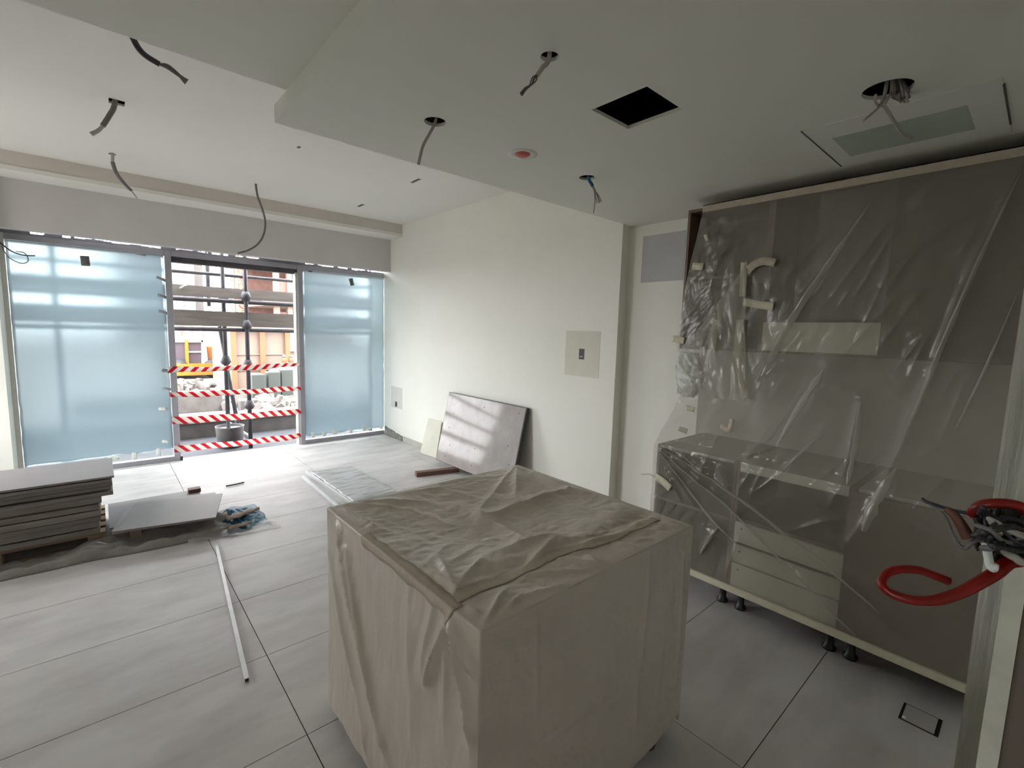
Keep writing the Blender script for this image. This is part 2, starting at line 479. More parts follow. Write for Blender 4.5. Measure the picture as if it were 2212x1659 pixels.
def plate(mb, x0, x1, y0, y1, z, holes, rim=0.014):
    """downward-facing plate with rectangular or round holes; holes: ('r',x0,x1,y0,y1) / ('c',x,y,r)"""
    sq = []
    for h in holes:
        if h[0] == 'r': sq.append((h[1], h[2], h[3], h[4]))
        else: sq.append((h[1] - h[3] * 1.3, h[1] + h[3] * 1.3, h[2] - h[3] * 1.3, h[2] + h[3] * 1.3))
    xs = sorted({x0, x1, *[s[0] for s in sq], *[s[1] for s in sq]})
    ys = sorted({y0, y1, *[s[2] for s in sq], *[s[3] for s in sq]})
    for i in range(len(xs) - 1):
        for j in range(len(ys) - 1):
            cx, cyy = (xs[i] + xs[i + 1]) / 2, (ys[j] + ys[j + 1]) / 2
            if any(s[0] < cx < s[1] and s[2] < cyy < s[3] for s in sq): continue
            mb.add([(xs[i], ys[j], z), (xs[i], ys[j + 1], z), (xs[i + 1], ys[j + 1], z), (xs[i + 1], ys[j], z)], [(0, 1, 2, 3)])
    for h in holes:
        if h[0] == 'r':
            a, b, c, d = h[1:]
            p = [(a, c), (b, c), (b, d), (a, d)]
        else:
            cx, cyy, r = h[1:]
            n = 32
            p = []; q = []
            for k in range(n):
                t = 2 * math.pi * k / n + math.pi / 4
                ca, sa = math.cos(t), math.sin(t)
                p.append((cx + r * ca, cyy + r * sa))
                m = 1.3 * r / max(abs(ca), abs(sa))
                q.append((cx + m * ca, cyy + m * sa))
            vs = [(*a, z) for a in p] + [(*a, z) for a in q]
            mb.add(vs, [(k, n + k, n + (k + 1) % n, (k + 1) % n)[::-1] for k in range(n)])
        n = len(p)
        mb.add([(*a, z) for a in p] + [(*a, z + rim) for a in p], [(k, (k + 1) % n, n + (k + 1) % n, n + k) for k in range(n)])


# ------------------------------------------------------------------ floor
mb = MB().box(XL, 3.5, YB, YW + 0.06, -0.2, -0.006)
floor = mb.build('floor', M['grout'], kind='structure', label='pale dusty porcelain tile floor with thin dark joints')
TX, TY = 1.22, 0.60
tm = MB().box(0.0022, TX - 0.0022, 0.0022, TY - 0.0022, -0.006, 0)
tile0 = tm.build('tile', M['tile'], floor)
first = True
for i in range(-3, 3):
    for j in range(-8, 8):
        x0 = 0.55 + i * TX; y0 = 2.406 + j * TY
        x1, y1 = x0 + TX, y0 + TY
        if x0 > 3.45 or x0 < XL - 1.3 or y1 < YB - 0.1: continue
        ax, bx = max(x0, XL), min(x1, 3.5)
        ay, by = max(y0, YB), min(y1, YW + 0.06)
        if bx - ax < 0.05 or by - ay < 0.05: continue
        if abs(bx - ax - TX) > 0.01 or abs(by - ay - TY) > 0.01:
            MB().box(ax + .0022, bx - .0022, ay + .0022, by - .0022, -0.006, 0).build('tile', M['tile'], floor)
            continue
        o = tile0 if first else tile0.copy()
        if not first: COL.objects.link(o)
        first = False
        o.location = (x0, y0, 0)

# ------------------------------------------------------------------ walls
mb = MB().box(XR, XN + 0.3, 2.39, 7.1, -0.2, 3.4)
wr = mb.build('wall_right', M['wallR'], kind='structure', label='cream painted wall beside the glazed front')
mb = MB().box(XN, XN + 0.3, YB, 2.39, -0.2, 3.4)
wk = mb.build('wall_kitchen', M['wallR'], kind='structure', label='recessed wall behind the kitchen cabinets')
SY0, SY1, SB, SZ = 4.4, 5.75, 0.6, 2.3      # added side opening, out of view, lets in fill daylight
MB().box(XL - 0.2, XL, YB - 0.2, -1.5, -0.2, 3.4).box(XL - 0.2, XL, -1.15, SY0, -0.2, 3.4).box(XL - 0.2, XL, -1.5, -1.15, -0.2, 0.7).box(XL - 0.2, XL, -1.5, -1.15, 2.2, 3.4).box(XL - 0.2, XL, SY1, 6.9, -0.2, 3.4).box(XL - 0.2, XL, SY0, SY1, SZ, 3.4).box(XL - 0.2, XL, SY0, SY1, -0.2, SB).build('wall_left', M['wall'], kind='structure', label='left wall with two unseen openings added for fill light')  # side and rear openings are both added to brighten the room
MB().box(XL - 0.4, XN + 0.5, YB - 0.4, 7.1, 3.38, 3.7).build('ceiling_slab', M['concrete'], kind='structure')
MB().box(XL, -0.665, 6.35, 6.9, -0.2, 3.4).build('wall_pier', M['wall'], kind='structure', label='white pier left of the filmed window')
MB().box(XL - 0.2, XN + 0.3, YB - 0.2, YB, -0.2, 3.4).build('wall_back', M['wall'], kind='structure')
# header above the glazing
hd = MB().box(-0.665, XR, 6.46, 6.585, 2.456, ZC + 0.05)
hd = hd.build('wall_header', M['header'], kind='structure', label='grey plastered header above the window frames')
MB().box(-0.9, 3.6, 6.585, 7.0, 2.62, 3.6).build('wall_lintel', M['concrete'], kind='structure')
bm_ = MB().box(XL, XR, 6.11, 6.46, 2.945, ZC + 0.02).build('trim_1', M['beam'], kind='structure', label='plastered downstand beam along the ceiling edge')
MB().box(XL, XR - 0.001, 6.104, 6.46, 2.907, 2.945).build('beam_edge_strip', M['ceil'], bm_)
# skim patches, sockets, skirting
MB().box(XN - 0.006, XN + 0.01, 0.06, 1.70, 0.5, 1.6).build('bare_plaster', M['backsplash'], wk, label='bare grey plaster between cabinets')
p = MB().box(XR - 0.002, XR + 0.01, 2.565, 2.965, 1.25, 1.66).build('skim_patch', M['patch'], wr, label='square skim patch around an open socket box')
s = MB().box(XR - 0.004, XR + 0.03, 2.735, 2.795, 1.405, 1.50)
p1 = s.build('socket_box', M['black'], wr, label='black open socket box')
MB().box(XR - 0.006, XR - 0.0035, 2.75, 2.783, 1.425, 1.435, Matrix.Translation((0, 0, 0))).build('socket_tab', M['cable_w'], p1)
p = MB().box(XR - 0.002, XR + 0.01, 6.10, 6.44, 0.46, 0.775).build('skim_patch', M['patch_low'], wr, label='grey skim patch low on the wall')
MB().box(XR - 0.004, XR + 0.03, 6.255, 6.31, 0.48, 0.555).build('socket_box', M['black'], wr)
MB().box(XN - 0.002, XN + 0.01, 1.89, 2.265, 2.065, 2.435).build('filler_patch', M['patch_grey'], wk, label='grey filler patch high in the niche')
bs = MB().box(XR - 0.012, XR + 0.01, 4.0, 6.06, 0.0, 0.075).build('baseboard_right', M['base'], kind='structure')


def rough_slab(name, m, parent, y0, y1, z0, z1, x, th, seed, **kw):
    mb = MB()
    def fn(u, v):
        y = y0 + (y1 - y0) * u
        top = z1 - 0.06 * u * (z1 - z0) / 0.12 + 0.02 * noise.noise((u * 9, seed, 0))
        z = z0 + (top - z0) * v
        return (x - th * (0.5 + 0.6 * abs(noise.noise((u * 12, v * 5, seed)))) * (1 - 0.5 * v), y, z)
    mb.grid(fn, 20, 6)
    return mb.build(name, m, parent, solid=0.02, **kw)


rough_slab('mortar_patch', M['mortar'], wr, 6.64, 6.07, 0.0, 0.13, XR - 0.002, 0.02, 3.0, label='broken grey mortar where skirting is missing')

# ------------------------------------------------------------------ ceilings
mb = MB()
plate(mb, XL, XR + 0.05, 2.3, 6.2, ZC, [('r', 0.132, 0.215, 4.19, 4.285), ('r', 0.15, 0.20, 5.525, 5.575), ('c', 1.305, 5.56, 0.015),
                                        ('r', 1.29, 1.318, 4.145, 4.195), ('r', 2.393, 2.432, 4.15, 4.32), ('r', 2.407, 2.446, 5.47, 5.63), ('c', 0.17, 2.92, 0.03)])
mb.box(XL, XR + 0.05, 2.3, 6.2, ZC + 0.3, ZC + 0.33)
ceil = mb.build('ceiling', M['ceil'], kind='structure', label='white painted ceiling of the living end')
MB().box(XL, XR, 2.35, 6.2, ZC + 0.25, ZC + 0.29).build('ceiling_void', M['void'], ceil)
# bulkheads: upper left level and lower kitchen soffit
mb = MB()
mb.box(XL, 0.64, YB, 2.18, ZU, ZC + 0.05)
mb.box(0.64, XN, 2.16, 2.18, ZU, ZC + 0.05)
MBu = mb.build('ceiling_bulkhead', M['soffit'], kind='structure', label='raised strip of kitchen ceiling left of the soffit')
mb = MB()
SH = [('r', 1.525, 1.773, 1.044, 1.297), ('c', 1.138, 1.839, 0.047), ('c', 2.149, 1.838, 0.045), ('c', 1.145, 1.16, 0.03), ('c', 2.14, 0.467, 0.075), ('c', 1.649, 1.838, 0.036)]
plate(mb, 0.635, XN, YB, 2.356, ZS, SH)
# lip: side and front faces, top
mb.add([(0.635, YB, ZS), (0.635, 2.356, ZS), (0.635, 2.356, ZU), (0.635, YB, ZU)], [(0, 3, 2, 1)])
mb.add([(0.635, 2.356, ZS), (XN, 2.356, ZS), (XN, 2.356, ZU), (0.635, 2.356, ZU)], [(0, 3, 2, 1)])
mb.add([(0.635, 2.17, ZU), (XN, 2.17, ZU), (XN, 2.356, ZU), (0.635, 2.356, ZU)], [(0, 1, 2, 3)])
sof = mb.build('ceiling_soffit', M['soffit'], kind='structure', label='lowered kitchen soffit with open cut-outs')
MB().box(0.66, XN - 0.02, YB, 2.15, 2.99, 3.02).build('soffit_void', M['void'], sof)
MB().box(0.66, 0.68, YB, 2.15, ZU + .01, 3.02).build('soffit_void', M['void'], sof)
# patched hatch in the soffit
hp = MB().box(2.305, 2.895, 0.192, 0.79, ZS - 0.0025, ZS + 0.008).build('hatch_panel', M['board_white'], sof, label='patched square hatch board beside the hole')
mb = MB().box(2.303, 2.893, 0.786, 0.792, ZS - 0.0035, ZS).box(2.36, 2.80, 0.188, 0.194, ZS - 0.0035, ZS)
mb.build('hatch_joint', M['grout'], hp)
MB().box(2.47, 2.76, 0.29, 0.72, ZS - 0.0034, ZS).build('green_patch', M['patch_green'], hp, label='greenish unpainted patch')
# red cap in the soffit
t = empty('sprinkler_cap', (1.649, 1.838, ZS), 'red plastic cap set in a white ring on the kitchen soffit', 'cap')
MB().lathe((1.649, 1.838, ZS), [(0.0, -0.012), (0.025, -0.012), (0.038, -0.003), (0.04, 0.01)], 28).build('cap', M['red_cap'], t)
MB().lathe((1.649, 1.838, ZS), [(0.04, -0.001), (0.05, -0.003), (0.075, -0.0005), (0.075, 0.002)], 28).build('ring', M['board_white'], t)


# ------------------------------------------------------------------ hanging cables
def cable(label, root, paths, name='ceiling_cable', group='cables hanging from ceiling cut-outs'):
    """paths: list (partname, pts, r, mat)"""
    t = empty(name, root, label, 'cable', group)
    for pn, pts, r, m in paths:
        q = spline(pts, 8)
        if isinstance(r, tuple):
            r = [r[0] + (r[1] - r[0]) * i / (len(q) - 1) for i in range(len(q))]
        MB().tube(q, r, 8).build(pn, M[m], t)
    return t


def pts(lst, y): return [PY(u, v, y) for u, v in lst]


r0 = Vector((0.17, 2.92, ZC + 0.06))
cable('thick black cable hanging at the left bulkhead edge', (0.17, 2.92, ZC),
      [('sheath', [r0, (0.17, 2.91, 2.99)] + pts([(292, 92), (312, 118), (345, 139)], 2.80), (0.014, 0.012), 'cable_b'),
       ('core', pts([(345, 139), (362, 141), (380, 155), (395, 170)], 2.80), 0.006, 'cable_g'),
       ('core', pts([(345, 139), (360, 146), (378, 158), (395, 170)], 2.80), 0.006, 'cable_g'),
       ('taped_end', pts([(390, 165), (397, 172), (403, 177)], 2.80), (0.008, 0.016), 'cable_g')])
cable('short flat cable in square cut-out near left bulkhead', (0.172, 4.234, ZC),
      [('sheath', [(0.172, 4.234, ZC + 0.1)] + pts([(247, 228), (236, 250), (222, 272)], 4.2), 0.015, 'cable_g'),
       ('core', pts([(222, 272), (212, 282), (197, 290)], 4.2), (0.01, 0.014), 'cable_w')])
cable('thin curved cable hanging in front of the left beam', (0.175, 5.55, ZC),
      [('tail', [(0.175, 5.55, ZC + 0.08)] + pts([(243, 338), (243, 352)], 5.5), 0.012, 'cable_w'),
       ('sheath', pts([(243, 350), (252, 375), (270, 398), (284, 412)], 5.5), (0.016, 0.012), 'cable_g'),
       ('core', pts([(284, 412), (290, 420), (296, 428)], 5.5), 0.006, 'cable_w')])
cable('long cable curling down over the header above the opening', (1.305, 5.56, ZC),
      [('sheath', [(1.305, 5.56, ZC + 0.08)] + pts([(553, 402), (557, 425), (566, 450), (573, 478), (570, 505), (558, 526), (538, 540), (514, 547)], 5.55), (0.011, 0.009), 'cable_g')])
cable('grey cable curving from round soffit hole nearest the edge', (1.138, 1.839, ZS),
      [('sheath', [(1.16, 1.83, ZS + 0.12), (1.14, 1.835, ZS + 0.01)] + pts([(930, 285), (915, 312), (908, 336), (904, 355)], 1.84), 0.0065, 'cable_w')])
cable('frayed cable on the soffit left of the square opening', (1.145, 1.16, ZS),
      [('sheath', [(1.145, 1.16, ZS + 0.1)] + pts([(1186, 126), (1172, 146), (1160, 163)], 1.15), 0.0075, 'cable_w'),
       ('core', pts([(1160, 162), (1153, 172), (1149, 182), (1137, 190), (1126, 205)], 1.15), 0.0026, 'wire_br'),
       ('core', pts([(1160, 162), (1158, 174), (1147, 184), (1136, 194), (1128, 206)], 1.15), 0.0026, 'cable_g'),
       ('core', pts([(1160, 162), (1150, 168), (1144, 184), (1134, 190), (1124, 202)], 1.15), 0.0026, 'cable_g')])
b0 = [(2.16, 1.838, ZS + 0.08)]
cable('bundle of grey wires with blue tape on the soffit', (2.149, 1.838, ZS),
      [('blue_tape', b0 + pts([(1272, 386), (1277, 396), (1280, 402)], 1.84), 0.009, 'blue_tape'),
       ('wire', pts([(1278, 396), (1283, 412), (1285, 435), (1282, 460)], 1.84), 0.0035, 'cable_w'),
       ('wire', pts([(1278, 396), (1284, 410), (1293, 423), (1299, 436)], 1.84), 0.0035, 'cable_w'),
       ('wire', pts([(1278, 396), (1286, 412), (1292, 428), (1295, 438)], 1.84), 0.0035, 'cable_g'),
       ('wire', pts([(1276, 396), (1284, 414), (1287, 428), (1290, 439)], 1.84), 0.0035, 'cable_w')])
b1 = Vector((2.15, 0.47, ZS + 0.1))
pp = [('cable_strand', [b1] + pts([(1912, 200), (1905, 222), (1915, 236), (1935, 268), (1955, 293), (1970, 298)], 0.47), 0.0062, 'cable_w'),
      ('cable_strand', [b1] + pts([(1925, 198), (1908, 222), (1890, 240), (1866, 260)], 0.46), 0.0042, 'cable_w'),
      ('cable_strand', pts([(1892, 205), (1890, 218), (1898, 228), (1907, 218)], 0.47), 0.0045, 'cable_w'),
      ('cable_strand', [b1] + pts([(1932, 196), (1918, 212), (1910, 226)], 0.45), 0.006, 'cable_w'),
      ('cable_strand', [b1] + pts([(1940, 195), (1930, 208), (1946, 216)], 0.44), 0.006, 'cable_g')]
for k in range(7):
    a = (1936 + 4 * k, 192 + 3 * (k % 3)); c = (1940 + 3.5 * k, 204 + 5 * ((k * 2) % 4))
    pp.append(('cable_strand', [b1] + pts([a, c, (c[0] + 3, c[1] + 6)], 0.45 - 0.005 * k), 0.005, 'cable_w' if k % 2 else 'cable_g'))
cable('tangle of pale cables from the soffit hole near the hatch', (2.14, 0.467, ZS), pp)

# ------------------------------------------------------------------ glazing
def frame_bay(name, x0, x1, label, pane=True):
    t = empty(name, (x0, YW, 0), label, None, kind='structure')
    return t


w1 = empty('window_1', (0, YW, 0), 'left fixed window bay of the grey aluminium front', kind='structure')
y0, y1 = YW - 0.03, YW + 0.05
MB().box(-0.665, -0.63, y0, y1, 0, 2.435).build('frame_jamb', M['alu_light'], w1, bevel=0.003)
MB().box(-0.63, 0.605, y0, y1, 0, 0.055).build('frame_sill', M['alu'], w1, bevel=0.003)
MB().box(-0.63, 0.605, y0, y1, 2.375, 2.435).build('frame_head', M['alu'], w1, bevel=0.003)
MB().box(-0.63, 0.605, YW + 0.005, YW + 0.011, 0.055, 2.375).build('pane', M['glass'], w1)
w2 = empty('window_2', (2, YW, 0), 'right fixed window bay of the grey aluminium front', kind='structure')
MB().box(2.092, XR, y0, y1, 0, 0.055).build('frame_sill', M['alu'], w2, bevel=0.003)
MB().box(2.092, XR, y0, y1, 2.375, 2.435).build('frame_head', M['alu'], w2, bevel=0.003)
MB().box(2.092, XR, YW + 0.005, YW + 0.011, 0.055, 2.375).build('pane', M['glass'], w2)
d1 = empty('door_1', (1.3, YW, 0), 'open doorway between the two filmed windows', kind='structure')
MB().box(0.605, 0.668, y0 - 0.01, y1, 0, 2.435).build('frame_post', M['alu'], d1, bevel=0.003)
MB().box(2.032, 2.092, y0 - 0.01, y1, 0, 2.435).build('frame_post', M['alu'], d1, bevel=0.003)
MB().box(2.005, 2.032, y0 + 0.01, y1 + 0.03, 0, 2.33).build('post_edge', M['alu_light'], d1, bevel=0.002)
MB().box(0.668, 2.032, y0, y1, 2.375, 2.435).build('frame_head', M['alu'], d1, bevel=0.003)
MB().box(0.668, 2.032, y0 + 0.03, y1 + 0.05, 2.315, 2.375).build('frame_head', M['steel'], d1, bevel=0.003)
MB().box(0.66, 0.685, y0 - 0.02, y0 + 0.03, 0.0, 0.05).build('floor_guide', M['black'], d1)
# packers over the frames leave slits of daylight
mb = MB()
for (a, b) in [(-0.665, -0.45), (-0.35, -0.22), (-0.16, -0.13), (0.0, 0.03), (0.58, 0.72), (0.88, 0.93), (1.03, 1.07), (1.24, 1.32), (1.58, 2.14), (2.25, 2.31), (2.52, 2.58), (2.72, 2.78), (2.98, 3.02)]:
    mb.box(a, b, YW - 0.01, YW + 0.04, 2.435, 2.64)
mb.build('frame_packers', M['alu'], d1)
mb = MB()
xx = -0.66
k = 0
while xx < XR:
    hgt = 0.012 + 0.022 * abs(noise.noise((xx * 3.1, 1.7, 0))) * 2
    wd = 0.06 + 0.05 * random.random()
    mb.box(xx, min(xx + wd, XR), YW + 0.0, YW + 0.03, 2.435, 2.435 + hgt)
    xx += wd
mb.build('foam_seal', M['alu'], d1)


def film_sheet(name, x0, x1, z0, z1, seed, label):
    t = empty(name, (x0, YW, z0), label, 'film')
    y = YW - 0.022
    def fn(u, v):
        x = x0 + (x1 - x0) * u
        z = z0 + (z1 - z0) * v
        ww = min(u, 1 - u) * min(v, 1 - v)
        if v == 0: z += 0.022 * noise.noise((x * 5, seed, 0)) + 0.02 * u * (1 if seed < 2 else 0)
        if u in (0, 1) : x += 0.004 * noise.noise((z * 9, seed, 2))
        return Vector((x, y - 0.010 * (noise.noise((x * 2.2, z * 1.3, seed)) + 0.4 * noise.noise((x * 6, z * 4, seed))) * sstep(0, 0.08, ww * 4), z))
    nu, nv = 40, 70
    vs = [fn(i / nu, j / nv) for j in range(nv + 1) for i in range(nu + 1)]
    n = len(vs)
    mb = MB()
    mb.grid(fn, nu, nv, True)
    mb.grid(lambda u, v: fn(u, v) + Vector((0, 0.004, 0)), nu, nv, True, flip=True)
    bnd = [i for i in range(nu)] + [nu + j * (nu + 1) for j in range(nv)] + [nv * (nu + 1) + i for i in range(nu, 0, -1)] + [j * (nu + 1) for j in range(nv, 0, -1)]
    for a, b in zip(bnd, bnd[1:] + bnd[:1]):
        mb.f.append((a, a + n, b + n, b)); mb.sm.append(False)
    mb.build('film', M['film'], t, fix=True)
    return t, y


def tape_bit(parent, cx, cz, w, h, ang, y, m='white_tape', name='tape_piece'):
    R = Matrix.Translation((cx, y, cz)) @ Matrix.Rotation(ang, 4, 'Y')
    mb = MB()
    def fn(u, v):
        return R @ Vector(((u - 0.5) * w, -0.004 - 0.004 * math.sin(u * 3 + v * 4 + cx * 9), (v - 0.5) * h))
    mb.grid(fn, 3, 4)
    return mb.build(name, M[m], parent, solid=0.001)


f1, fy = film_sheet('protective_film', -0.625, 0.60, 0.13, 2.372, 1.0, 'blue translucent film taped over the large left window')
for (x, z, w, h, a) in [(0.06, 0.12, 0.10, 0.035, 0.3), (0.24, 0.115, 0.045, 0.085, 0), (0.46, 0.13, 0.04, 0.09, 0.1), (0.53, 0.245, 0.07, 0.035, 0.2), (0.52, 0.63, 0.08, 0.035, 0.1)]:
    tape_bit(f1, x, z, w, h, a, fy)
for (x, z, w, h, a) in [(0.57, 2.11, 0.09, 0.03, 0.35), (0.57, 1.92, 0.085, 0.03, 0.3), (0.57, 1.74, 0.085, 0.03, 0.3), (0.575, 1.07, 0.09, 0.035, 0.25), (0.575, 0.86, 0.10, 0.03, 0.2), (0.40, 2.36, 0.09, 0.02, 0.1)]:
    tape_bit(f1, x, z, w, h, a, fy, 'alu', 'dark_tape')
tape_bit(f1, -0.06, 2.235, 0.07, 0.10, -0.05, fy, 'sticker', 'paper_tag')
f2, fy = film_sheet('protective_film', 2.095, XR - 0.005, 0.10, 2.372, 5.0, 'blue translucent film taped over the narrower right window')
for (x, z, w, h, a) in [(2.20, 0.115, 0.05, 0.075, 0), (2.35, 0.11, 0.05, 0.07, 0), (2.50, 0.12, 0.055, 0.08, -0.1), (2.74, 0.11, 0.055, 0.08, 0), (2.95, 0.12, 0.05, 0.075, 0.1), (3.02, 0.10, 0.09, 0.03, 0), (3.22, 0.10, 0.05, 0.04, 0)]:
    tape_bit(f2, x, z, w, h, a, fy)
tape_bit(f2, 2.77, 2.275, 0.06, 0.10, -0.25, fy, 'sticker', 'paper_tag')
tape_bit(f2, 2.20, 2.365, 0.05, 0.015, 0.1, fy, 'black', 'dark_tape')
# thin wires at the left jamb
t = empty('loose_wire', (-0.62, 6.6, 2.2), 'thin dark wire looping off the left window jamb', 'wire')
MB().tube(spline([(-0.66, 6.62, 2.34), (-0.58, 6.6, 2.26), (-0.50, 6.6, 2.23), (-0.42, 6.6, 2.235)]), 0.006, 6).build('wire', M['cable_b'], t)
MB().tube(spline([(-0.64, 6.6, 2.30), (-0.60, 6.58, 2.20), (-0.52, 6.58, 2.15), (-0.47, 6.58, 2.18), (-0.49, 6.6, 2.25), (-0.55, 6.6, 2.26)]), 0.004, 6).build('wire_loop', M['cable_g'], t)

# barrier tapes
tapes = [((362, 799), (648, 787), 'tapeA', 'topmost of four red and white barrier tapes across doorway', 0.075),
         ((366, 853), (650, 838), 'tapeB', 'second red and white barrier tape from the top', 0.080),
         ((372, 909), (650, 888), 'tapeB', 'third red and white barrier tape from the top', 0.085),
         ((376, 970), (650, 941), 'tapeB', 'lowest red and white barrier tape near the threshold', 0.080)]
for k, (a, b, m, lab, hh) in enumerate(tapes):
    A = PY(*a, YW - 0.06); B = PY(*b, YW - 0.06)
    mb = MB()
    def fn(u, v):
        P = A.lerp(B, u)
        sag = -0.012 * math.sin(math.pi * u) + 0.004 * math.sin(u * 17 + k)
        w = hh * (1 - 0.25 * abs(math.sin(u * 5.5 + k * 1.7)) * (k < 2) - 0.18 * sstep(0.8, 1, u))
        tw = 0.35 * math.sin(u * 4 + k)
        return P + Vector((0, math.sin(tw) * (v - 0.5) * w + 0.006 * math.sin(u * 23 + k), sag + (v - 0.5) * w * math.cos(tw)))
    mb.grid(fn, 60, 3)
    o = mb.build('barrier_tape', M[m], solid=0.0006)
    tag(o, lab, 'tape', 'barrier tapes across the doorway')

# ------------------------------------------------------------------ island under dust cover
IX0, IX1, IY0, IY1, IZ = 0.668, 1.718, 0.846, 1.878, 0.90
CB = 0.062
isl = empty('kitchen_island', (1.19, 1.36, 0), 'square kitchen island standing under a plastic dust cover', 'cabinet')
MB().box(IX0 + 0.03, IX1 - 0.03, IY0 + 0.03, IY1 - 0.03, 0.12, IZ - 0.03).build('body', M['cream'], isl, bevel=0.004)
for x, y in ((IX0 + 0.06, IY1 - 0.09), (IX1 - 0.14, IY0 + 0.06), (IX0 + 0.08, IY0 + 0.08), (IX1 - 0.1, IY1 - 0.1), (IX1 - 0.05, IY0 + 0.10)):
    MB().lathe((x, y, 0), [(0.0, 0), (0.036, 0), (0.036, 0.015), (0.02, 0.03), (0.02, 0.11), (0.034, 0.115), (0.034, 0.125), (0, 0.125)], 18).build('foot', M['black'], isl)


def c6p(u, v): return (690 + u * 0.40331, 990 + v * 0.40331)


topR = []
for a, b, amp, w in [((870, 290), (1340, 165), .026, .030), ((690, 225), (870, 290), .018, .03), ((960, 500), (1275, 415), .026, .035), ((1100, 590), (1275, 430), .018, .03),
                     ((730, 715), (870, 540), .014, .018), ((725, 715), (640, 550), .016, .016), ((725, 715), (520, 560), .010, .015), ((735, 715), (1000, 600), .010, .015),
                     ((1060, 45), (1050, 190), .012, .025), ((1065, 45), (1340, 165), .014, .025), ((1055, 45), (830, 270), .008, .02),
                     ((60, 258), (480, 265), .012, .02), ((60, 255), (570, 215), .010, .02), ((70, 262), (330, 380), .010, .02),
                     ((830, 280), (1000, 350), .014, .022), ((1000, 350), (1110, 430), .012, .02), ((700, 560), (880, 430), .008, .02),
                     ((560, 590), (700, 430), .006, .018), ((1330, 470), (1760, 380), .008, .014), ((1330, 430), (1780, 330), .006, .012),
                     ((480, 260), (700, 330), .010, .02), ((350, 200), (640, 150), .006, .015), ((640, 150), (900, 200), .008, .02)]:
    A = PZ(*c6p(*a), IZ); B = PZ(*c6p(*b), IZ)
    topR.append(((A.x, A.y), (B.x, B.y), amp, w))
flapR = []
for a, b, amp, w in [((880, 900), (1000, 700), .014, .010), ((960, 880), (1075, 740), .014, .010), ((1075, 740), (1400, 660), .010, .012), ((1100, 620), (1480, 600), .010, .012),
                     ((1290, 540), (1540, 580), .010, .012), ((1430, 520), (1490, 570), .012, .012), ((1600, 450), (1720, 490), .010, .012), ((1700, 440), (1800, 430), .008, .012),
                     ((1830, 350), (1960, 360), .012, .010), ((1640, 520), (1900, 410), .006, .012), ((780, 800), (870, 840), .012, .014)]:
    A = PZ(*c6p(*a), IZ); B = PZ(*c6p(*b), IZ)
    flapR.append(((A.x, A.y), (B.x, B.y), amp, w))


def crinkle(a, b, s, seed):
    return abs(noise.noise((a * s, b * s, seed))) + 0.5 * abs(noise.noise((a * s * 2.1, b * s * 2.1, seed + 9)))


def ridges(px, py, lst):
    h = 0
    for a, b, amp, w in lst:
        d, t = segd(px, py, a, b)
        if d < w * 5:
            h += amp * math.exp(-d / w) * (0.35 + 0.65 * math.sin(math.pi * min(1, max(0.06, t * 0.94 + 0.03))))
    return h


TAPE_Y = PZ(*c6p(1300, 480), IZ).y      # tape seam parallel to the near edge


def top_h(x, y):
    e = min(x - IX0, IX1 - x, y - IY0, IY1 - y)
    m = sstep(0, 0.05, e)
    h = 1.45 * ridges(x, y, topR) + 1.3 * ridges(x, y, flapR)
    h += 0.009 * crinkle(x, y, 7, 1.3) + 0.005 * crinkle(x + y * 0.4, y * 1.5, 17, 4.0)
    cx, cyy = (x - 1.2) / 0.5, (y - 1.45) / 0.42
    h -= 0.030 * max(0, 1 - cx * cx - cyy * cyy)
    h -= 0.010 * math.exp(-((y - TAPE_Y) / 0.03) ** 2)
    return (h - 0.006) * m


leftR = []
for a, b, amp, w in [((720, 850), (585, 1200), .022, .016), ((725, 850), (800, 1300), .020, .014), ((800, 1300), (850, 1650), .016, .016), ((728, 850), (862, 1230), .018, .014),
                     ((620, 780), (560, 1150), .012, .02), ((90, 300), (310, 1250), .020, .020), ((310, 1250), (420, 1659), .018, .020), ((60, 500), (250, 1350), .014, .022), ((250, 1350), (300, 1650), .010, .022), ((700, 900), (690, 1500), .010, .02), ((480, 700), (520, 1500), .008, .03), ((150, 480), (330, 1330), .010, .015)]:
    A = PX(*c6p(*a), IX0); B = PX(*c6p(*b), IX0)
    leftR.append(((A.y, A.z), (B.y, B.z), amp, w))
rightR = []
for a, b, amp, w in [((1160, 830), (1165, 1450), .006, .012), ((1770, 500), (1720, 1150), .010, .014), ((1700, 1150), (1690, 1500), .008, .012), ((1560, 700), (1590, 1300), .005, .03), ((1190, 1500), (1560, 1290), .006, .016),
                     ((1850, 850), (1800, 1350), .010, .02), ((1950, 500), (1900, 1300), .010, .016), ((900, 950), (1150, 1200), .005, .03), ((1000, 1000), (1180, 1000), .004, .02)]:
    A = PY(*c6p(*a), IY0); B = PY(*c6p(*b), IY0)
    rightR.append(((A.x, A.z), (B.x, B.z), amp, w))


def side_m(t, z):
    return sstep(0, 0.03, t) * sstep(0, 0.04, IZ - z)


def bottom(s, seed):
    return CB + 0.012 * noise.noise((s * 6, seed, 0)) + 0.006 * noise.noise((s * 21, seed, 1))


cov = empty('dust_cover', (1.19, 1.36, 0.9), 'greyish plastic dust sheet taped around the kitchen island', 'dust cover')
mb = MB()
n1 = 150
mb.grid(lambda u, v: Vector((IX0 + (IX1 - IX0) * u, IY0 + (IY1 - IY0) * v, IZ + top_h(IX0 + (IX1 - IX0) * u, IY0 + (IY1 - IY0) * v))), n1, n1)


def ldisp(y, z):
    return (1.7 * ridges(y, z, leftR) + 0.006 * crinkle(y * 2.2, z * 0.5, 7, 2) - 0.004) * side_m(min(y - IY0, IY1 - y), z)


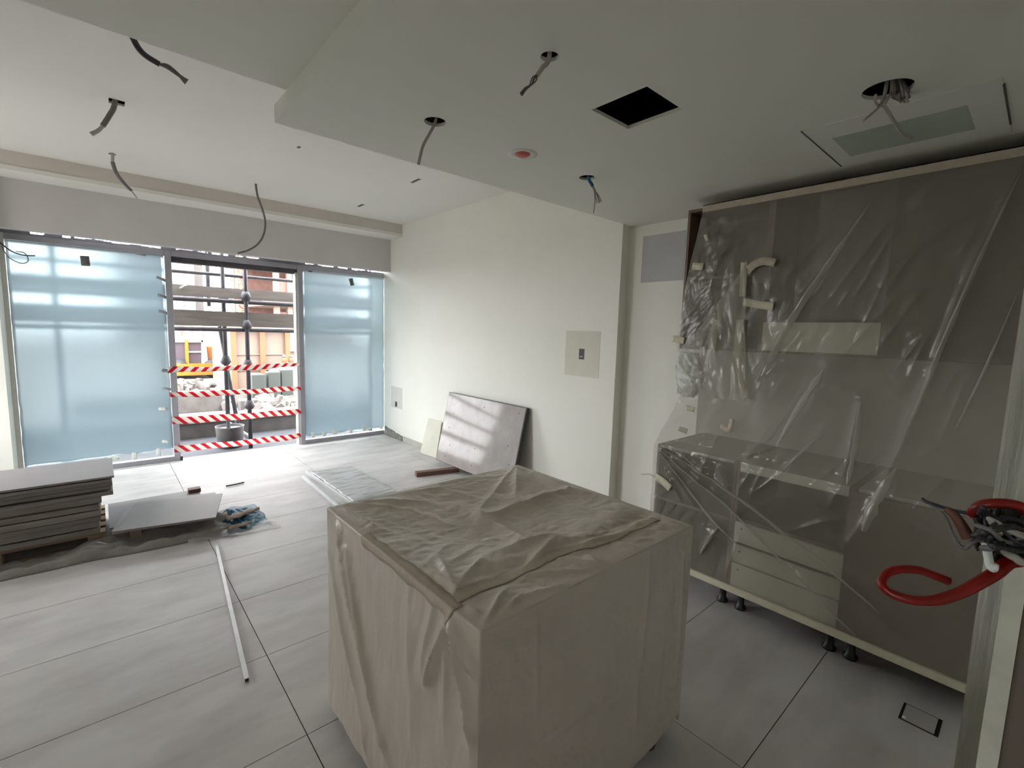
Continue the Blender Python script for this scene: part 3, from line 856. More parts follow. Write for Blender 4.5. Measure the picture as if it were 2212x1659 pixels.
def lface(u, v):
    y = IY1 + (IY0 - IY1) * u
    zb = bottom(y, 1)
    z = zb + (IZ - zb) * v
    t = min(y - IY0, IY1 - y)
    fl = 0.02 * (1 - v) * sstep(0, .03, t)
    return Vector((IX0 - ldisp(y, z) - fl, y, z))


def rface(u, v):
    x = IX0 + (IX1 - IX0) * u
    zb = bottom(x, 2) - 0.0 + 0.03 * sstep(0.8, 1.0, u)
    z = zb + (IZ - zb) * v
    t = min(x - IX0, IX1 - x)
    d = (ridges(x, z, rightR) + 0.004 * crinkle(x * 1.5, z * 0.6, 6, 5) - 0.002 + 0.006 * crinkle(x, z, 18, 7) * sstep(0.75, 1.0, u)) * side_m(t, z)
    return Vector((x, IY0 - d, z))


mb.grid(lface, n1, 110)
mb.grid(rface, n1, 110)
mb.grid(lambda u, v: Vector((IX1, IY0 + (IY1 - IY0) * u, CB + (IZ - CB) * v)), n1, 20)
mb.grid(lambda u, v: Vector((IX1 + (IX0 - IX1) * u, IY1, CB + (IZ - CB) * v)), n1, 20)
mb.build('sheet', M['cover'], cov, merge=0.0004, fix=True)


def ribbon(path, w, m, name, parent, lift=0.002):
    mb = MB()
    P = spline(path, 10)
    vs = []
    k = 6
    for i, p in enumerate(P):
        t = (P[min(i + 1, len(P) - 1)] - P[max(i - 1, 0)]); t.z = 0; t.normalize()
        s = Vector((-t.y, t.x, 0))
        for j in range(k + 1):
            q = p + s * ((j / k - 0.5) * w * (1 + 0.12 * noise.noise((i * 0.4, 3, 1))))
            x = min(max(q.x, IX0 + .002), IX1 - .002); y = min(max(q.y, IY0 + .002), IY1 - .002)
            vs.append((x, y, IZ + top_h(x, y) + lift))
    fs = [(i * (k + 1) + j, i * (k + 1) + j + 1, (i + 1) * (k + 1) + j + 1, (i + 1) * (k + 1) + j) for i in range(len(P) - 1) for j in range(k)]
    mb.add(vs, fs, True)
    return mb.build(name, m, parent, solid=0.0008)


ribbon([PZ(*c6p(*q), IZ) for q in ((715, 760), (900, 680), (1120, 590), (1300, 500), (1560, 430), (1800, 320))], 0.045, M['masking'], 'tape_strip', cov)


# tape folded over the left top edge
mb = MB()
ya, yb = PZ(*c6p(230, 410), IZ).y, PZ(*c6p(720, 815), IZ).y
vs = []
NS = 60
for i in range(NS + 1):
    y = ya + (yb - ya) * i / NS
    w1 = 0.034 * (1 + 0.25 * noise.noise((y * 14, 2, 0))); w2 = 0.030 * (1 + 0.5 * noise.noise((y * 11, 5, 0)))
    for q in (1.0, 0.5, 0.12):
        vs.append((IX0 + w1 * q, y, IZ + top_h(IX0 + w1 * q, y) + 0.002))
    vs.append((IX0 - 0.001, y, IZ + 0.0015))
    for q in (0.12, 0.5, 1.0):
        z = IZ - w2 * q
        vs.append((IX0 - ldisp(y, z) - 0.02 * (IZ - z) / (IZ - CB) - 0.0022, y, z))
mb.add(vs, [(i * 7 + j, (i + 1) * 7 + j, (i + 1) * 7 + j + 1, i * 7 + j + 1) for i in range(NS) for j in range(6)], True)
mb.build('tape_strip', M['masking'], cov, solid=0.0006)

# ------------------------------------------------------------------ kitchen units
KX, UX = 2.752, 2.942
KY = [0.062, 0.555, 1.12, 1.64]


def unit(name, x0, x1, y0, y1, z0, z1, label, cat, mats=('carcass', 'carcass_in'), shelves=(), grp=None):
    t = empty(name, ((x0 + x1) / 2, (y0 + y1) / 2, z0), label, cat, grp)
    th = 0.018
    a, b = M[mats[0]], M[mats[1]]
    MB().box(x0, x1, y0 + .001, y0 + th, z0, z1).build('side_panel', a, t)
    MB().box(x0, x1, y1 - th, y1 - .001, z0, z1).build('side_panel', a, t)
    MB().box(x0 + .002, x1, y0 + th, y1 - th, z1 - th, z1).build('top_panel', M['backsplash'] if z1 < 1.2 else a, t)
    MB().box(x0 + .002, x1, y0 + th, y1 - th, z0, z0 + th).build('bottom_panel', a, t)
    MB().box(x1 - 0.012, x1 - .002, y0 + th, y1 - th, z0 + th, z1 - th).build('back_panel', b, t)
    for s in shelves:
        MB().box(x0 + 0.01, x1 - 0.014, y0 + th, y1 - th, s, s + th).build('shelf', a, t)
    return t


def legs(t, ys, xs=(2.857, 3.25)):
    for y in ys:
        for x in xs:
            MB().lathe((x, y, 0), [(0, 0), (0.032, 0), (0.034, 0.012), (0.02, 0.03), (0.018, 0.12), (0.032, 0.13), (0.032, 0.15), (0, 0.15)], 16).build('leg', M['black'], t)


bz0, bz1 = 0.152, 0.925
u1 = unit('base_cabinet', KX, 3.37, KY[2], KY[3], bz0, bz1, 'open brown base cabinet at the far left of the run', 'cabinet', shelves=(0.555,))
legs(u1, (1.185,))
u2 = unit('base_cabinet', KX, 3.37, KY[1], KY[2], bz0, bz1, 'middle base cabinet with pale drawer fronts behind the plastic', 'cabinet', shelves=(0.575,))
legs(u2, (1.075, 0.61))
MB().box(KX - .002, KX + 0.016, KY[1] + .02, KY[2] - .02, 0.872, 0.922).build('top_rail', M['cream'], u2)
for a, b in ((0.452, 0.572), (0.330, 0.434), (0.175, 0.322)):
    dd = MB().box(KX - 0.004, KX + 0.016, KY[1] + 0.012, KY[2] - 0.016, a, b).build('drawer_front', M['cream'], u2, bevel=0.002)
    MB().box(KX - .005, KX - .003, KY[2] - 0.06, KY[2] - 0.05, b - 0.04, b - 0.03).build('screw_hole', M['black'], dd)
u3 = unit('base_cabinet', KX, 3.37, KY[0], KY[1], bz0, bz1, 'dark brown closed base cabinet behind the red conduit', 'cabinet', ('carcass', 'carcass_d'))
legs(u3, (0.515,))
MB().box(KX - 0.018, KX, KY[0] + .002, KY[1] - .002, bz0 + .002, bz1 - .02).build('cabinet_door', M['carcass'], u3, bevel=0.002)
uz0, uz1 = 1.555, 2.455
v1 = unit('wall_cabinet', UX, 3.37, KY[2], KY[3], uz0, uz1, 'open brown wall cabinet at the far left of the run', 'cabinet', shelves=(2.005,))
v2 = unit('wall_cabinet', UX, 3.37, KY[1], KY[2], uz0, uz1, 'open middle wall cabinet with pale front strip at its bottom', 'cabinet', ('carcass', 'carcass_in'))
MB().box(UX - .012, UX + 0.006, KY[1] + .004, KY[2] - .006, uz0 + 0.015, uz0 + 0.178).build('front_strip', M['cream'], v2, bevel=0.002)
MB().box(UX + 0.07, UX + 0.088, KY[1] + .02, KY[1] + 0.35, 1.75, uz1 - .02).build('inner_panel', M['carcass_in'], v2)
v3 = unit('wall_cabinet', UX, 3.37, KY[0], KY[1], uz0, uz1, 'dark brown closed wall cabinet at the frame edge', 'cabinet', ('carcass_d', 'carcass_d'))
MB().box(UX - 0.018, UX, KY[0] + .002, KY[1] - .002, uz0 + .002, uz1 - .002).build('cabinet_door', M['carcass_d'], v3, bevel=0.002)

# polythene curtain over the kitchen
curt = empty('plastic_sheet', (2.7, 0.85, 0.15), 'clear polythene sheet hung over the whole kitchen run', 'plastic sheet')


def yz(u, v, x): p = PX(u, v, x); return (p.y, p.z)


CRG = []
def cr(u0, v0, u1, v1, amp, w, x=2.85):
    CRG.append((yz(u0, v0, x), yz(u1, v1, x), amp, w * 1.3))


cr(2212, 350, 2010, 800, .035, .012, 2.92); cr(2010, 800, 1900, 1080, .035, .014, 2.8); cr(1900, 1080, 1866, 1150, .03, .02, 2.74)
cr(1870, 450, 1710, 690, .03, .020, 2.92); cr(1710, 690, 1640, 815, .03, .022, 2.9); cr(1960, 430, 1800, 640, .016, .025, 2.92)
cr(1815, 480, 1700, 600, .012, .02, 2.92); cr(2200, 430, 2090, 640, .012, .02, 2.92); cr(1690, 560, 1650, 660, .012, .015, 2.92)
cr(1780, 790, 1690, 950, .022, .03, 2.82); cr(1690, 900, 1620, 980, .016, .02, 2.8); cr(1850, 860, 1830, 1040, .022, .02, 2.8); cr(1830, 1040, 1800, 1080, .018, .02, 2.76)
cr(1765, 940, 1700, 1010, .016, .015, 2.78); cr(1700, 800, 1640, 900, .012, .02, 2.85)
cr(1424, 962, 1580, 1095, .022, .010, 2.74); cr(1580, 1095, 1720, 1235, .022, .011, 2.74); cr(1720, 1235, 1850, 1370, .016, .010, 2.74)
cr(1426, 960, 1620, 1090, .020, .013, 2.74); cr(1620, 1090, 1760, 1200, .018, .014, 2.74); cr(1760, 1200, 1960, 1390, .014, .013, 2.74)
cr(1424, 964, 1510, 1100, .016, .010, 2.74); cr(1510, 1100, 1600, 1180, .012, .010, 2.74); cr(1440, 1010, 1480, 1090, .012, .008, 2.74)
cr(1450, 960, 1530, 1010, .014, .008, 2.74); cr(1550, 1140, 1520, 1190, .02, .008, 2.74); cr(1600, 1160, 1570, 1240, .014, .012, 2.74)
cr(1900, 1080, 1820, 1190, .014, .02, 2.74); cr(1780, 1130, 1840, 1180, .012, .02, 2.74); cr(1820, 1220, 1990, 1330, .010, .014, 2.74)
cr(1960, 900, 1930, 1090, .012, .014, 2.76); cr(1690, 1150, 1800, 1120, .01, .02, 2.74)


random.seed(33)
for k in range(70):
    ya = random.uniform(0.1, 1.5); za = random.uniform(0.45, 2.4); L_ = random.uniform(0.12, 0.45)
    up = za > 1.0
    ang = math.radians(random.gauss(62, 9) if up else random.gauss(-38, 14))
    CRG.append(((ya, za), (ya + L_ * math.cos(ang) * (1 if up else -1), za - L_ * abs(math.sin(ang))), random.uniform(.004, .012), random.uniform(.008, .022)))


def left_edge(z):
    tab = [(2.45, 1.52), (2.2, 1.565), (2.0, 1.60), (1.75, 1.63), (1.6, 1.645), (1.45, 1.60), (1.25, 1.56), (1.1, 1.60), (0.93, 1.648), (0.15, 1.648)]
    for (za, ya), (zb, yb) in zip(tab, tab[1:]):
        if z >= zb:
            t = (z - zb) / (za - zb)
            return yb + (ya - yb) * t
    return 1.648


def prof(z):
    if z > 1.57: return UX - 0.030
    if z > 0.93:
        t = (1.57 - z) / 0.64
        return UX - 0.030 + (KX - 0.026 - UX + 0.030) * t - 0.0 + 0.035 * math.sin(math.pi * t)
    return KX - 0.026


def sheet_pt(u, v):
    z = 2.445 - (2.445 - 0.17) * v
    yl = left_edge(z); yr = 0.064
    y = yr + (yl - yr) * u
    x = prof(z)
    h = ridges(y, z, CRG) * 1.15
    h += 0.010 * crinkle(y * 1.3, z * 0.7, 5, 3.0) + 0.006 * crinkle(y + z, z * 0.6, 13, 6.0) * (0.4 + 0.6 * sstep(0.6, 1, u))
    m = sstep(0, 0.03, v) * sstep(0, 0.03, 1 - v)
    if 0.9 < z < 0.98: h *= 0.75
    return Vector((x - h * (0.25 + 0.75 * m), y, z))


mb = MB()
mb.grid(sheet_pt, 340, 460)
mb.build('sheet', M['poly'], curt)


def pleat(lst, w0, w1):
    # folded-over double layer of the sheet following a taut crease
    P = spline([Vector((0, *yz(u, v, x))) for u, v, x in lst], 12)
    vs = []
    n = len(P)
    for i, p in enumerate(P):
        t = P[min(i + 1, n - 1)] - P[max(i - 1, 0)]
        sd = Vector((0, -t.z, t.y)).normalized()
        w = (w0 + (w1 - w0) * i / (n - 1)) * (1 + 0.6 * noise.noise((i * 0.35, w0 * 99, 1))) * (0.06 + 0.94 * math.sin(math.pi * (0.03 + 0.94 * i / (n - 1))) ** 0.7)
        for j in range(5):
            q = p + sd * ((j / 4 - 0.5) * w)
            z = min(max(q.z, 0.18), 2.44); yl = left_edge(z)
            y = min(max(q.y, 0.066), yl - 0.002)
            b = sheet_pt((y - 0.064) / (yl - 0.064), (2.445 - z) / (2.445 - 0.17))
            vs.append(b + Vector((-0.003 - 0.006 * math.sin(math.pi * j / 4), 0, 0)))
    fs = [(i * 5 + j, i * 5 + j + 1, (i + 1) * 5 + j + 1, (i + 1) * 5 + j) for i in range(n - 1) for j in range(4)]
    for k in range(2):
        MB().add([v + Vector((-0.002 * k, 0, 0)) for v in vs], fs, True).build('pleat', M['poly_pleat'], curt)


pleat([(2205, 372, 2.9), (2100, 600, 2.9), (2010, 800, 2.85), (1935, 990, 2.76)], 0.008, 0.030)
pleat([(1935, 1010, 2.75), (1895, 1080, 2.73), (1868, 1145, 2.72)], 0.03, 0.055)
pleat([(1880, 440, 2.9), (1800, 560, 2.9), (1710, 690, 2.88), (1645, 812, 2.86)], 0.012, 0.045)
pleat([(1852, 870, 2.8), (1845, 960, 2.77), (1832, 1045, 2.73)], 0.015, 0.028)
pleat([(1770, 800, 2.82), (1720, 880, 2.8), (1680, 960, 2.76)], 0.04, 0.02)
pleat([(1428, 966, 2.73), (1500, 1030, 2.73), (1580, 1097, 2.73), (1720, 1237, 2.73), (1850, 1370, 2.73)], 0.006, 0.013)
pleat([(1430, 964, 2.73), (1520, 1020, 2.73), (1620, 1090, 2.73), (1760, 1200, 2.73), (1900, 1320, 2.73)], 0.006, 0.022)
pleat([(1426, 970, 2.73), (1470, 1030, 2.73), (1530, 1110, 2.73), (1590, 1170, 2.73)], 0.006, 0.02)
pleat([(1450, 966, 2.73), (1480, 985, 2.73), (1505, 1010, 2.73)], 0.005, 0.012)
pleat([(1555, 1135, 2.73), (1535, 1165, 2.73), (1515, 1195, 2.73)], 0.01, 0.02)
pleat([(2195, 640, 2.9), (2130, 790, 2.88), (2060, 930, 2.8)], 0.006, 0.012)
pleat([(1700, 1010, 2.75), (1760, 950, 2.77), (1775, 940, 2.77)], 0.015, 0.01)
MB().box(UX - 0.036, UX - 0.026, 0.064, 1.525, 2.418, 2.460).box(UX - 0.036, UX + 0.1, 0.064, 1.525, 2.4555, 2.460).build('top_tape', M['masking'], curt)
MB().box(KX - 0.040, KX - 0.024, 0.064, 1.645, 0.152, 0.190).build('hem_tape', M['masking_pale'], curt)


def yz_tape(parent, P, w, m, x_off=0.0, name='tape_piece'):
    mb = MB()
    Q = spline(P, 6)
    vs = []
    for i, p in enumerate(Q):
        t = Q[min(i + 1, len(Q) - 1)] - Q[max(i - 1, 0)]
        s = Vector((0, -t.z, t.y)).normalized()
        for j in range(3):
            q = p + s * (j / 2 - 0.5) * w
            vs.append(q + Vector((-x_off - 0.004 * abs(noise.noise((q.y * 20, q.z * 20, 1))), 0, 0)))
    fs = [(i * 3 + j, i * 3 + j + 1, (i + 1) * 3 + j + 1, (i + 1) * 3 + j) for i in range(len(Q) - 1) for j in range(2)]
    mb.add(vs, fs, True)
    return mb.build(name, M[m], parent, solid=0.0008)


yz_tape(curt, [PX(1607, 652, 2.89), PX(1640, 658, 2.885), PX(1670, 662, 2.885)], 0.045, 'masking_pale')
yz_tape(curt, [PX(1612, 590, 2.885), PX(1628, 572, 2.88), PX(1650, 564, 2.88), PX(1674, 568, 2.88)], 0.045, 'masking')
yz_tape(curt, [PX(1608, 566, 2.885), PX(1606, 600, 2.88), PX(1604, 640, 2.88)], 0.04, 'masking')
yz_tape(curt, [PX(1598, 690, 2.885), PX(1593, 760, 2.87), PX(1600, 810, 2.85), PX(1612, 862, 2.82)], 0.042, 'masking')
yz_tape(curt, [PX(1548, 690, 2.885), PX(1543, 720, 2.88), PX(1538, 755, 2.87)], 0.045, 'masking')
yz_tape(curt, [PX(1495, 575, 2.895), PX(1519, 576, 2.895)], 0.045, 'masking_pale')
yz_tape(curt, [PX(1453, 731, 2.905), PX(1478, 736, 2.90)], 0.045, 'masking_pale')
yz_tape(curt, [PX(1523, 507, 2.89), PX(1528, 520, 2.89)], 0.02, 'masking_pale')
yz_tape(curt, [PX(1416, 1030, 2.72), PX(1432, 1040, 2.715), PX(1448, 1055, 2.71)], 0.05, 'masking_pale')
yz_tape(curt, [PX(1385, 1024, 2.76), PX(1402, 1024, 2.75), PX(1416, 1030, 2.74)], 0.012, 'masking_pale')
yz_tape(curt, [PX(1556, 920, 2.78), PX(1575, 928, 2.77), PX(1582, 905, 2.77)], 0.03, 'masking')
yz_tape(curt, [PX(1482, 880, 2.80), PX(1500, 885, 2.80)], 0.035, 'masking_pale')
yz_tape(curt, [PX(1466, 925, 2.78), PX(1484, 932, 2.78)], 0.035, 'masking_pale')


# loose flap torn open at the left: hangs from the taped point and bellies out
def flap(u, v):
    A = PX(1612, 572, 2.885); B = PX(1470, 755, 2.89)       # upper hem
    C = PX(1612, 868, 2.83); D = PX(1465, 850, 2.86)        # lower hem
    p = A.lerp(B, u).lerp(C.lerp(D, u), v)
    p.x -= 0.035 * math.sin(math.pi * u) * math.sin(math.pi * v) + 0.025 * crinkle(u * 1.4 + v * .3, v * 0.6, 5, 2.0)
    p.z -= 0.02 * math.sin(math.pi * u) * (1 - v)
    return p


mb = MB(); mb.grid(flap, 50, 40)
mb.build('loose_flap', M['poly'], curt)


def bunch(u, v):
    a = u * 2 * math.pi
    c = PX(1490, 762, 2.88).lerp(PX(1487, 858, 2.86), v)
    r = 0.03 + 0.055 * math.sin(math.pi * min(1, v * 0.9 + 0.1)) ** 0.6
    r *= 0.75 + 0.5 * crinkle(math.cos(a) * .5, v * 1.3 + math.sin(a) * .5, 4, 1.0)
    return c + Vector((math.cos(a) * r * 0.5, math.sin(a) * r * 1.15, 0.01 * noise.noise((a, v * 4, 0))))


mb = MB(); mb.grid(bunch, 40, 24)
mb.build('bunched_film', M['poly_dense'], curt, label='crumpled whitish bunch of plastic at the torn edge')

# ------------------------------------------------------------------ partition stub, timber panel, cable bundle at right
mb = MB()
def stub(u, v):
    z = -0.0 + 2.53 * v
    y = 0.060 - 0.16 * u + (0.012 * sstep(0.75, 0.2, z) * -1 if u == 0 else 0)
    return Vector((1.9 + 0.006 * noise.noise((y * 30, z * 3, 0)), y, z))
mb.grid(stub, 12, 60)
mb.box(1.906, XN, -0.1, 0.0585, 0, 2.53)
mb.build('wall_partition', M['plaster_end'], kind='structure', label='raw plastered end of a partition beside the kitchen')
t = empty('door_leaf', (1.2, -0.4, 0), 'brown timber door leaf with pale edge at the right frame edge', 'door')
MB().box(1.2, 1.24, -0.75, -0.018, 0, 2.1).build('board', M['brown_panel'], t, bevel=0.002)
MB().box(1.196, 1.24, -0.018, 0.009, 0, 2.1).build('edge_bead', M['pale_edge'], t)
# bundle: thick core of cables running in from the right, tied, with red conduit
t = empty('cable_bundle', (1.1, -0.05, 1.36), 'tangled cable bundle with red conduit tail in front of the kitchen', 'cable bundle')
R1 = [Vector((1.215, -0.075, 1.325)), PX(2216, 1206, 1.10), PX(2180, 1214, 1.08), PX(2150, 1238, 1.05), PX(2110, 1262, 1.02), PX(2070, 1282, 1.0), PX(2020, 1297, .98), PX(1970, 1296, .96), PX(1925, 1282, .95), PX(1905, 1262, .95), PX(1915, 1240, .97), PX(1945, 1230, .99), PX(1985, 1232, 1.01), PX(2020, 1244, 1.03), PX(2050, 1256, 1.04)]
q = spline(R1, 8)
rs = [0.0112 - 0.0042 * min(1, i / (len(q) * 0.6)) for i in range(len(q))]
MB().tube([(1.19, -0.085, 1.355), (1.212, -0.085, 1.355)], 0.05, 20).build('outlet_box', M['black'], t)
MB().tube(q, rs, 12).build('red_conduit', M['red'], t, label='glossy red corrugated conduit loop')
MB().tube(spline([PX(2100, 1110, 1.05), PX(2108, 1098, 1.04), PX(2130, 1089, 1.04), PX(2165, 1087, 1.05), PX(2200, 1092, 1.06), PX(2235, 1104, 1.09), Vector((1.215, -0.09, 1.385))], 8), 0.0075, 10).build('red_conduit', M['red'], t)
random.seed(12)
strands = []
for k in range(26):
    a = (2110 + random.uniform(-6, 60), 1150 + random.uniform(-42, 38))
    b = (2150 + random.uniform(-14, 40), 1150 + random.uniform(-45, 45))
    c = (2235, 1165 + random.uniform(-35, 30))
    d0 = 1.05 + random.uniform(-.05, .06)
    P = [PX(*a, d0), PX((a[0] + b[0]) / 2, (a[1] + b[1]) / 2 - random.uniform(-18, 18), d0 - .02), PX(*b, d0), PX(*c, d0 + .04), Vector((1.215, -0.085 + random.uniform(-.03, .03), 1.355 + random.uniform(-.03, .03)))]
    strands.append((P, random.uniform(.003, .0055), random.choice(['cable_w', 'cable_g', 'cable_b', 'cable_b', 'cable_b', 'wire_gn', 'wire_gn'])))
def core(u, v):
    a = u * 2 * math.pi
    c = PX(2105 + 150 * v, 1142 + 26 * v, 1.085 + 0.09 * v * v)
    r = (0.012 + 0.034 * math.sin(math.pi * min(1, 0.12 + v * 0.8))) * (0.8 + 0.7 * abs(noise.noise((math.cos(a) * 1.5, math.sin(a) * 1.5, v * 7))))
    return c + Vector((r * 0.7 * math.cos(a), 0, r * math.sin(a)))
MB().grid(core, 28, 36).build('taped_core', M['wire_gn'], t)
for P, r, m in strands:
    MB().tube(spline(P, 6), r, 7).build('cable_strand', M[m], t)
MB().tube(spline([PX(2140, 1145, 1.03), PX(2170, 1146, 1.02), PX(2230, 1147, 1.06), Vector((1.215, -0.08, 1.36))], 6), 0.0055, 8).build('cable_strand', M['masking_pale'], t)
MB().tube(spline([PX(2142, 1152, 1.03), PX(2150, 1158, 1.03), PX(2158, 1165, 1.03)], 6), 0.005, 8).build('cable_strand', M['masking_pale'], t)
MB().tube(spline([PX(2170, 1190, 1.04), PX(2190, 1203, 1.03), PX(2230, 1212, 1.06), Vector((1.215, -0.08, 1.33))], 6), 0.006, 8).build('cable_strand', M['cable_w'], t)
MB().tube(spline([PX(2130, 1175, 1.04), PX(2134, 1200, 1.03), PX(2139, 1222, 1.02), PX(2146, 1228, 1.02), PX(2147, 1218, 1.02)], 6), 0.006, 8).build('cable_tie', M['white_tape'], t)
MB().tube(spline([PX(2010, 1092, 1.06), PX(2040, 1115, 1.05), PX(2056, 1152, 1.05), PX(2070, 1175, 1.05), PX(2084, 1184, 1.05), PX(2100, 1172, 1.05), PX(2125, 1160, 1.05)], 8), (0.0025, 0.004), 8).build('cable_strand', M['cable_g'], t)
MB().tube(spline([PX(2047, 1101, 1.06), PX(2064, 1115, 1.05), PX(2080, 1140, 1.05), PX(2092, 1162, 1.05)], 8), (0.006, 0.009), 8).build('cable_strand', M['wire_br'], t)
MB().tube(spline([PX(1993, 1078, 1.08), PX(2004, 1085, 1.07), PX(2050, 1100, 1.06), PX(2100, 1112, 1.05), PX(2125, 1130, 1.05)], 8), 0.003, 8).build('cable_strand', M['cable_b'], t)

# floor box
t = empty('floor_box', (2.62, 0.2, 0), 'small rectangular lid outlined in the floor by the cabinets', 'floor box')
MB().box(2.553, 2.69, 0.136, 0.268, 0.0, 0.0012).build('gap', M['black'], t)
MB().box(2.560, 2.683, 0.150, 0.258, 0.0, 0.003).build('lid', M['hob'], t)
MB().lathe((2.573, 0.25, 0.0), [(0, 0.008), (0.006, 0.007), (0.007, 0.001)], 10).build('pull_knob', M['white_tape'], t)

# ------------------------------------------------------------------ pallet stacks on the left
random.seed(21)


def pallet(x0, x1, y0, y1, h, label):
    t = empty('wooden_pallet', ((x0 + x1) / 2, (y0 + y1) / 2, 0), label, 'pallet', 'pallets by the filmed window')
    n = 5
    for k in range(n):
        a = y0 + (y1 - y0 - 0.09) * k / (n - 1)
        MB().box(x0, x1, a, a + 0.09, h - 0.02, h).build('deck_board', M['pallet'], t)
    for y in (y0, (y0 + y1) / 2 - 0.045, y1 - 0.09):
        MB().box(x0, x1, y, y + 0.09, 0.002, 0.018).build('bottom_board', M['pallet'], t)
        for x in (x0, (x0 + x1) / 2 - 0.05, x1 - 0.1):
            MB().box(x, x + 0.1, y, y + 0.09, 0.018, h - 0.02).build('block', M['pallet'], t)
    return t


pallet(-1.16, -0.03, 4.35, 5.0, 0.118, 'long pallet under the tall slab stack')
pallet(0.02, 0.60, 4.32, 5.0, 0.118, 'short pallet under the low tilted slabs')
zz = 0.118
names = ['lowest', 'second lowest', 'third lowest', 'fourth lowest', 'fifth lowest', 'sixth lowest', 'fifth from top', 'fourth from top', 'third from top', 'second from top', 'topmost']
hs = [0.045, 0.05, 0.035, 0.05, 0.04, 0.05, 0.035, 0.03, 0.03, 0.03, 0.018]
for k, hgt in enumerate(hs):
    up = k >= 6
    xr = (0.025 if up else -0.05) + random.uniform(-.014, .012)
    if k == 10: xr = 0.035
    yf = 4.33 + random.uniform(-.012, .02) - (0.008 if k == 10 else 0)
    t = MB().box(-1.17 + random.uniform(-.01, .01), xr, yf, 4.90 + random.uniform(-.01, .01), zz + 0.001, zz + hgt - (0.003 if k % 3 else 0.007))
    o = t.build('tile_slab', M['slab'] if k in (10,) else M['slab_edge'], bevel=0.0015)
    tag(o, names[k] + (' slab of the tall grey stack on the pallet' if k != 10 else ' pale slab of the tall stack by the window'), 'slab', 'slabs in the tall stack')
    zz += hgt
# low tilted slabs
def slab4(corner, ex, ey, z, th, label):
    c = Vector((*corner, z)); ex = Vector((*ex, 0)); ey = Vector((*ey, 0))
    o = MB().quadbox([c, c + ey, c + ey + ex, c + ex], (0, 0, 1), th).build('tile_slab', M['slab'], bevel=0.0012, fix=True)
    return tag(o, label, 'slab', 'slabs on the low pallet')
slab4((-0.01, 4.36), (0.62, 0.0), (0, 0.60), 0.1185, 0.013, 'slab lying square under the tilted ones, notched corner visible')
slab4((0.0, 4.215), (0.586, -0.11), (0.12, 0.60), 0.132, 0.022, 'brown-edged slab just under the topmost tilted one')
slab4((0.014, 4.174), (0.589, -0.128), (0.139, 0.554), 0.1545, 0.012, 'topmost tilted grey slab on the low pallet')
o = MB().box(0.53, 0.62, 4.86, 4.93, 0.1325, 0.165).build('timber_offcut', M['batten'])
tag(o, 'small reddish timber offcut at the back of low slabs', 'offcut')
o = MB().box(0.10, 0.165, 4.245, 4.30, 0.045, 0.115)
o = o.build('timber_offcut', M['card']); tag(o, 'pale block propped at the front of the low pallet', 'offcut')


def drape(name, m, fn, nu, nv, label, cat, solid=0.0012):
    o = MB().grid(fn, nu, nv).build(name, m, solid=solid)
    return tag(o, label, cat)


def gsheet(u, v):
    x = -1.2 + 1.92 * u
    y = 4.135 + 0.02 * noise.noise((x * 3, 0, 1)) - 0.05 * sstep(-0.2, 0.4, x) + v * 0.22
    fr = sstep(0, 0.12, v)
    h = fr * (0.016 * (1 + noise.noise((x * 4.0, v * 3, 2))) + 0.02 * abs(noise.noise((x * 9, v * 5, 8)))) + 0.03 * math.exp(-((v - 0.14) / 0.07) ** 2)
    h += 0.085 * v * v * sstep(-0.35, 0.15, x) + 0.05 * math.exp(-((x + 0.12) / 0.10) ** 2) * math.sin(math.pi * min(1, v * 1.2)) + fr * 0.022 * noise.noise((x * 11, v * 7, 4))
    return Vector((x, y, max(0.003, h + 0.002)))
drape('ground_sheet', M['tarp_g'], gsheet, 110, 20, 'crumpled grey sheet lying along the front of the pallets', 'sheet')


def psheet(u, v):
    x = 0.42 + 0.62 * u
    y = 4.02 - 0.07 * u + v * (0.30 - 0.12 * u) + 0.02 * noise.noise((x * 6, v, 0))
    h = 0.008 + 0.035 * abs(noise.noise((x * 5, y * 9, 1))) * (1 - u * 0.5) + 0.03 * v * (1 - u)
    return Vector((x, y, h))
drape('clear_sheet', M['tarp_p'], psheet, 50, 24, 'clear plastic offcut trailing right of the low pallet', 'sheet', 0)


def btarp(u, v):
    a, b = u - 0.5, v - 0.5
    x = 0.79 + 0.40 * a + 0.06 * noise.noise((v * 3, u, 5)); y = 4.34 + 0.58 * b + 0.05 * noise.noise((u * 3, v, 7))
    m = max(0, 1 - (a * a + b * b) * 3.6)
    h = 0.006 + m * (0.025 + 0.11 * abs(noise.noise((u * 4.5, v * 5.5, 3))) + 0.03 * abs(noise.noise((u * 12, v * 13, 3))))
    return Vector((x, y, h))
drape('blue_tarp', M['tarp_b'], btarp, 46, 56, 'crumpled blue tarpaulin beside the low pallet', 'tarpaulin')
for k, (A, B, w, lab) in enumerate([((0.70, 4.22, .07), (0.96, 4.30, .075), 0.10, 'torn cardboard strip on top of the blue tarpaulin'), ((0.68, 4.06, .05), (0.86, 4.10, .04), 0.06, 'cardboard scrap at the near edge of blue tarpaulin')]):
    A, B = Vector(A), Vector(B)
    def cfn(u, v):
        p = A.lerp(B, u); return p + Vector((0, (v - 0.5) * w * (1 - 0.5 * u), 0.012 * math.sin(v * 3.1) + 0.01 * noise.noise((u * 4, v * 2, k))))
    drape('cardboard_scrap', M['card'], cfn, 12, 5, lab, 'cardboard', 0.004)

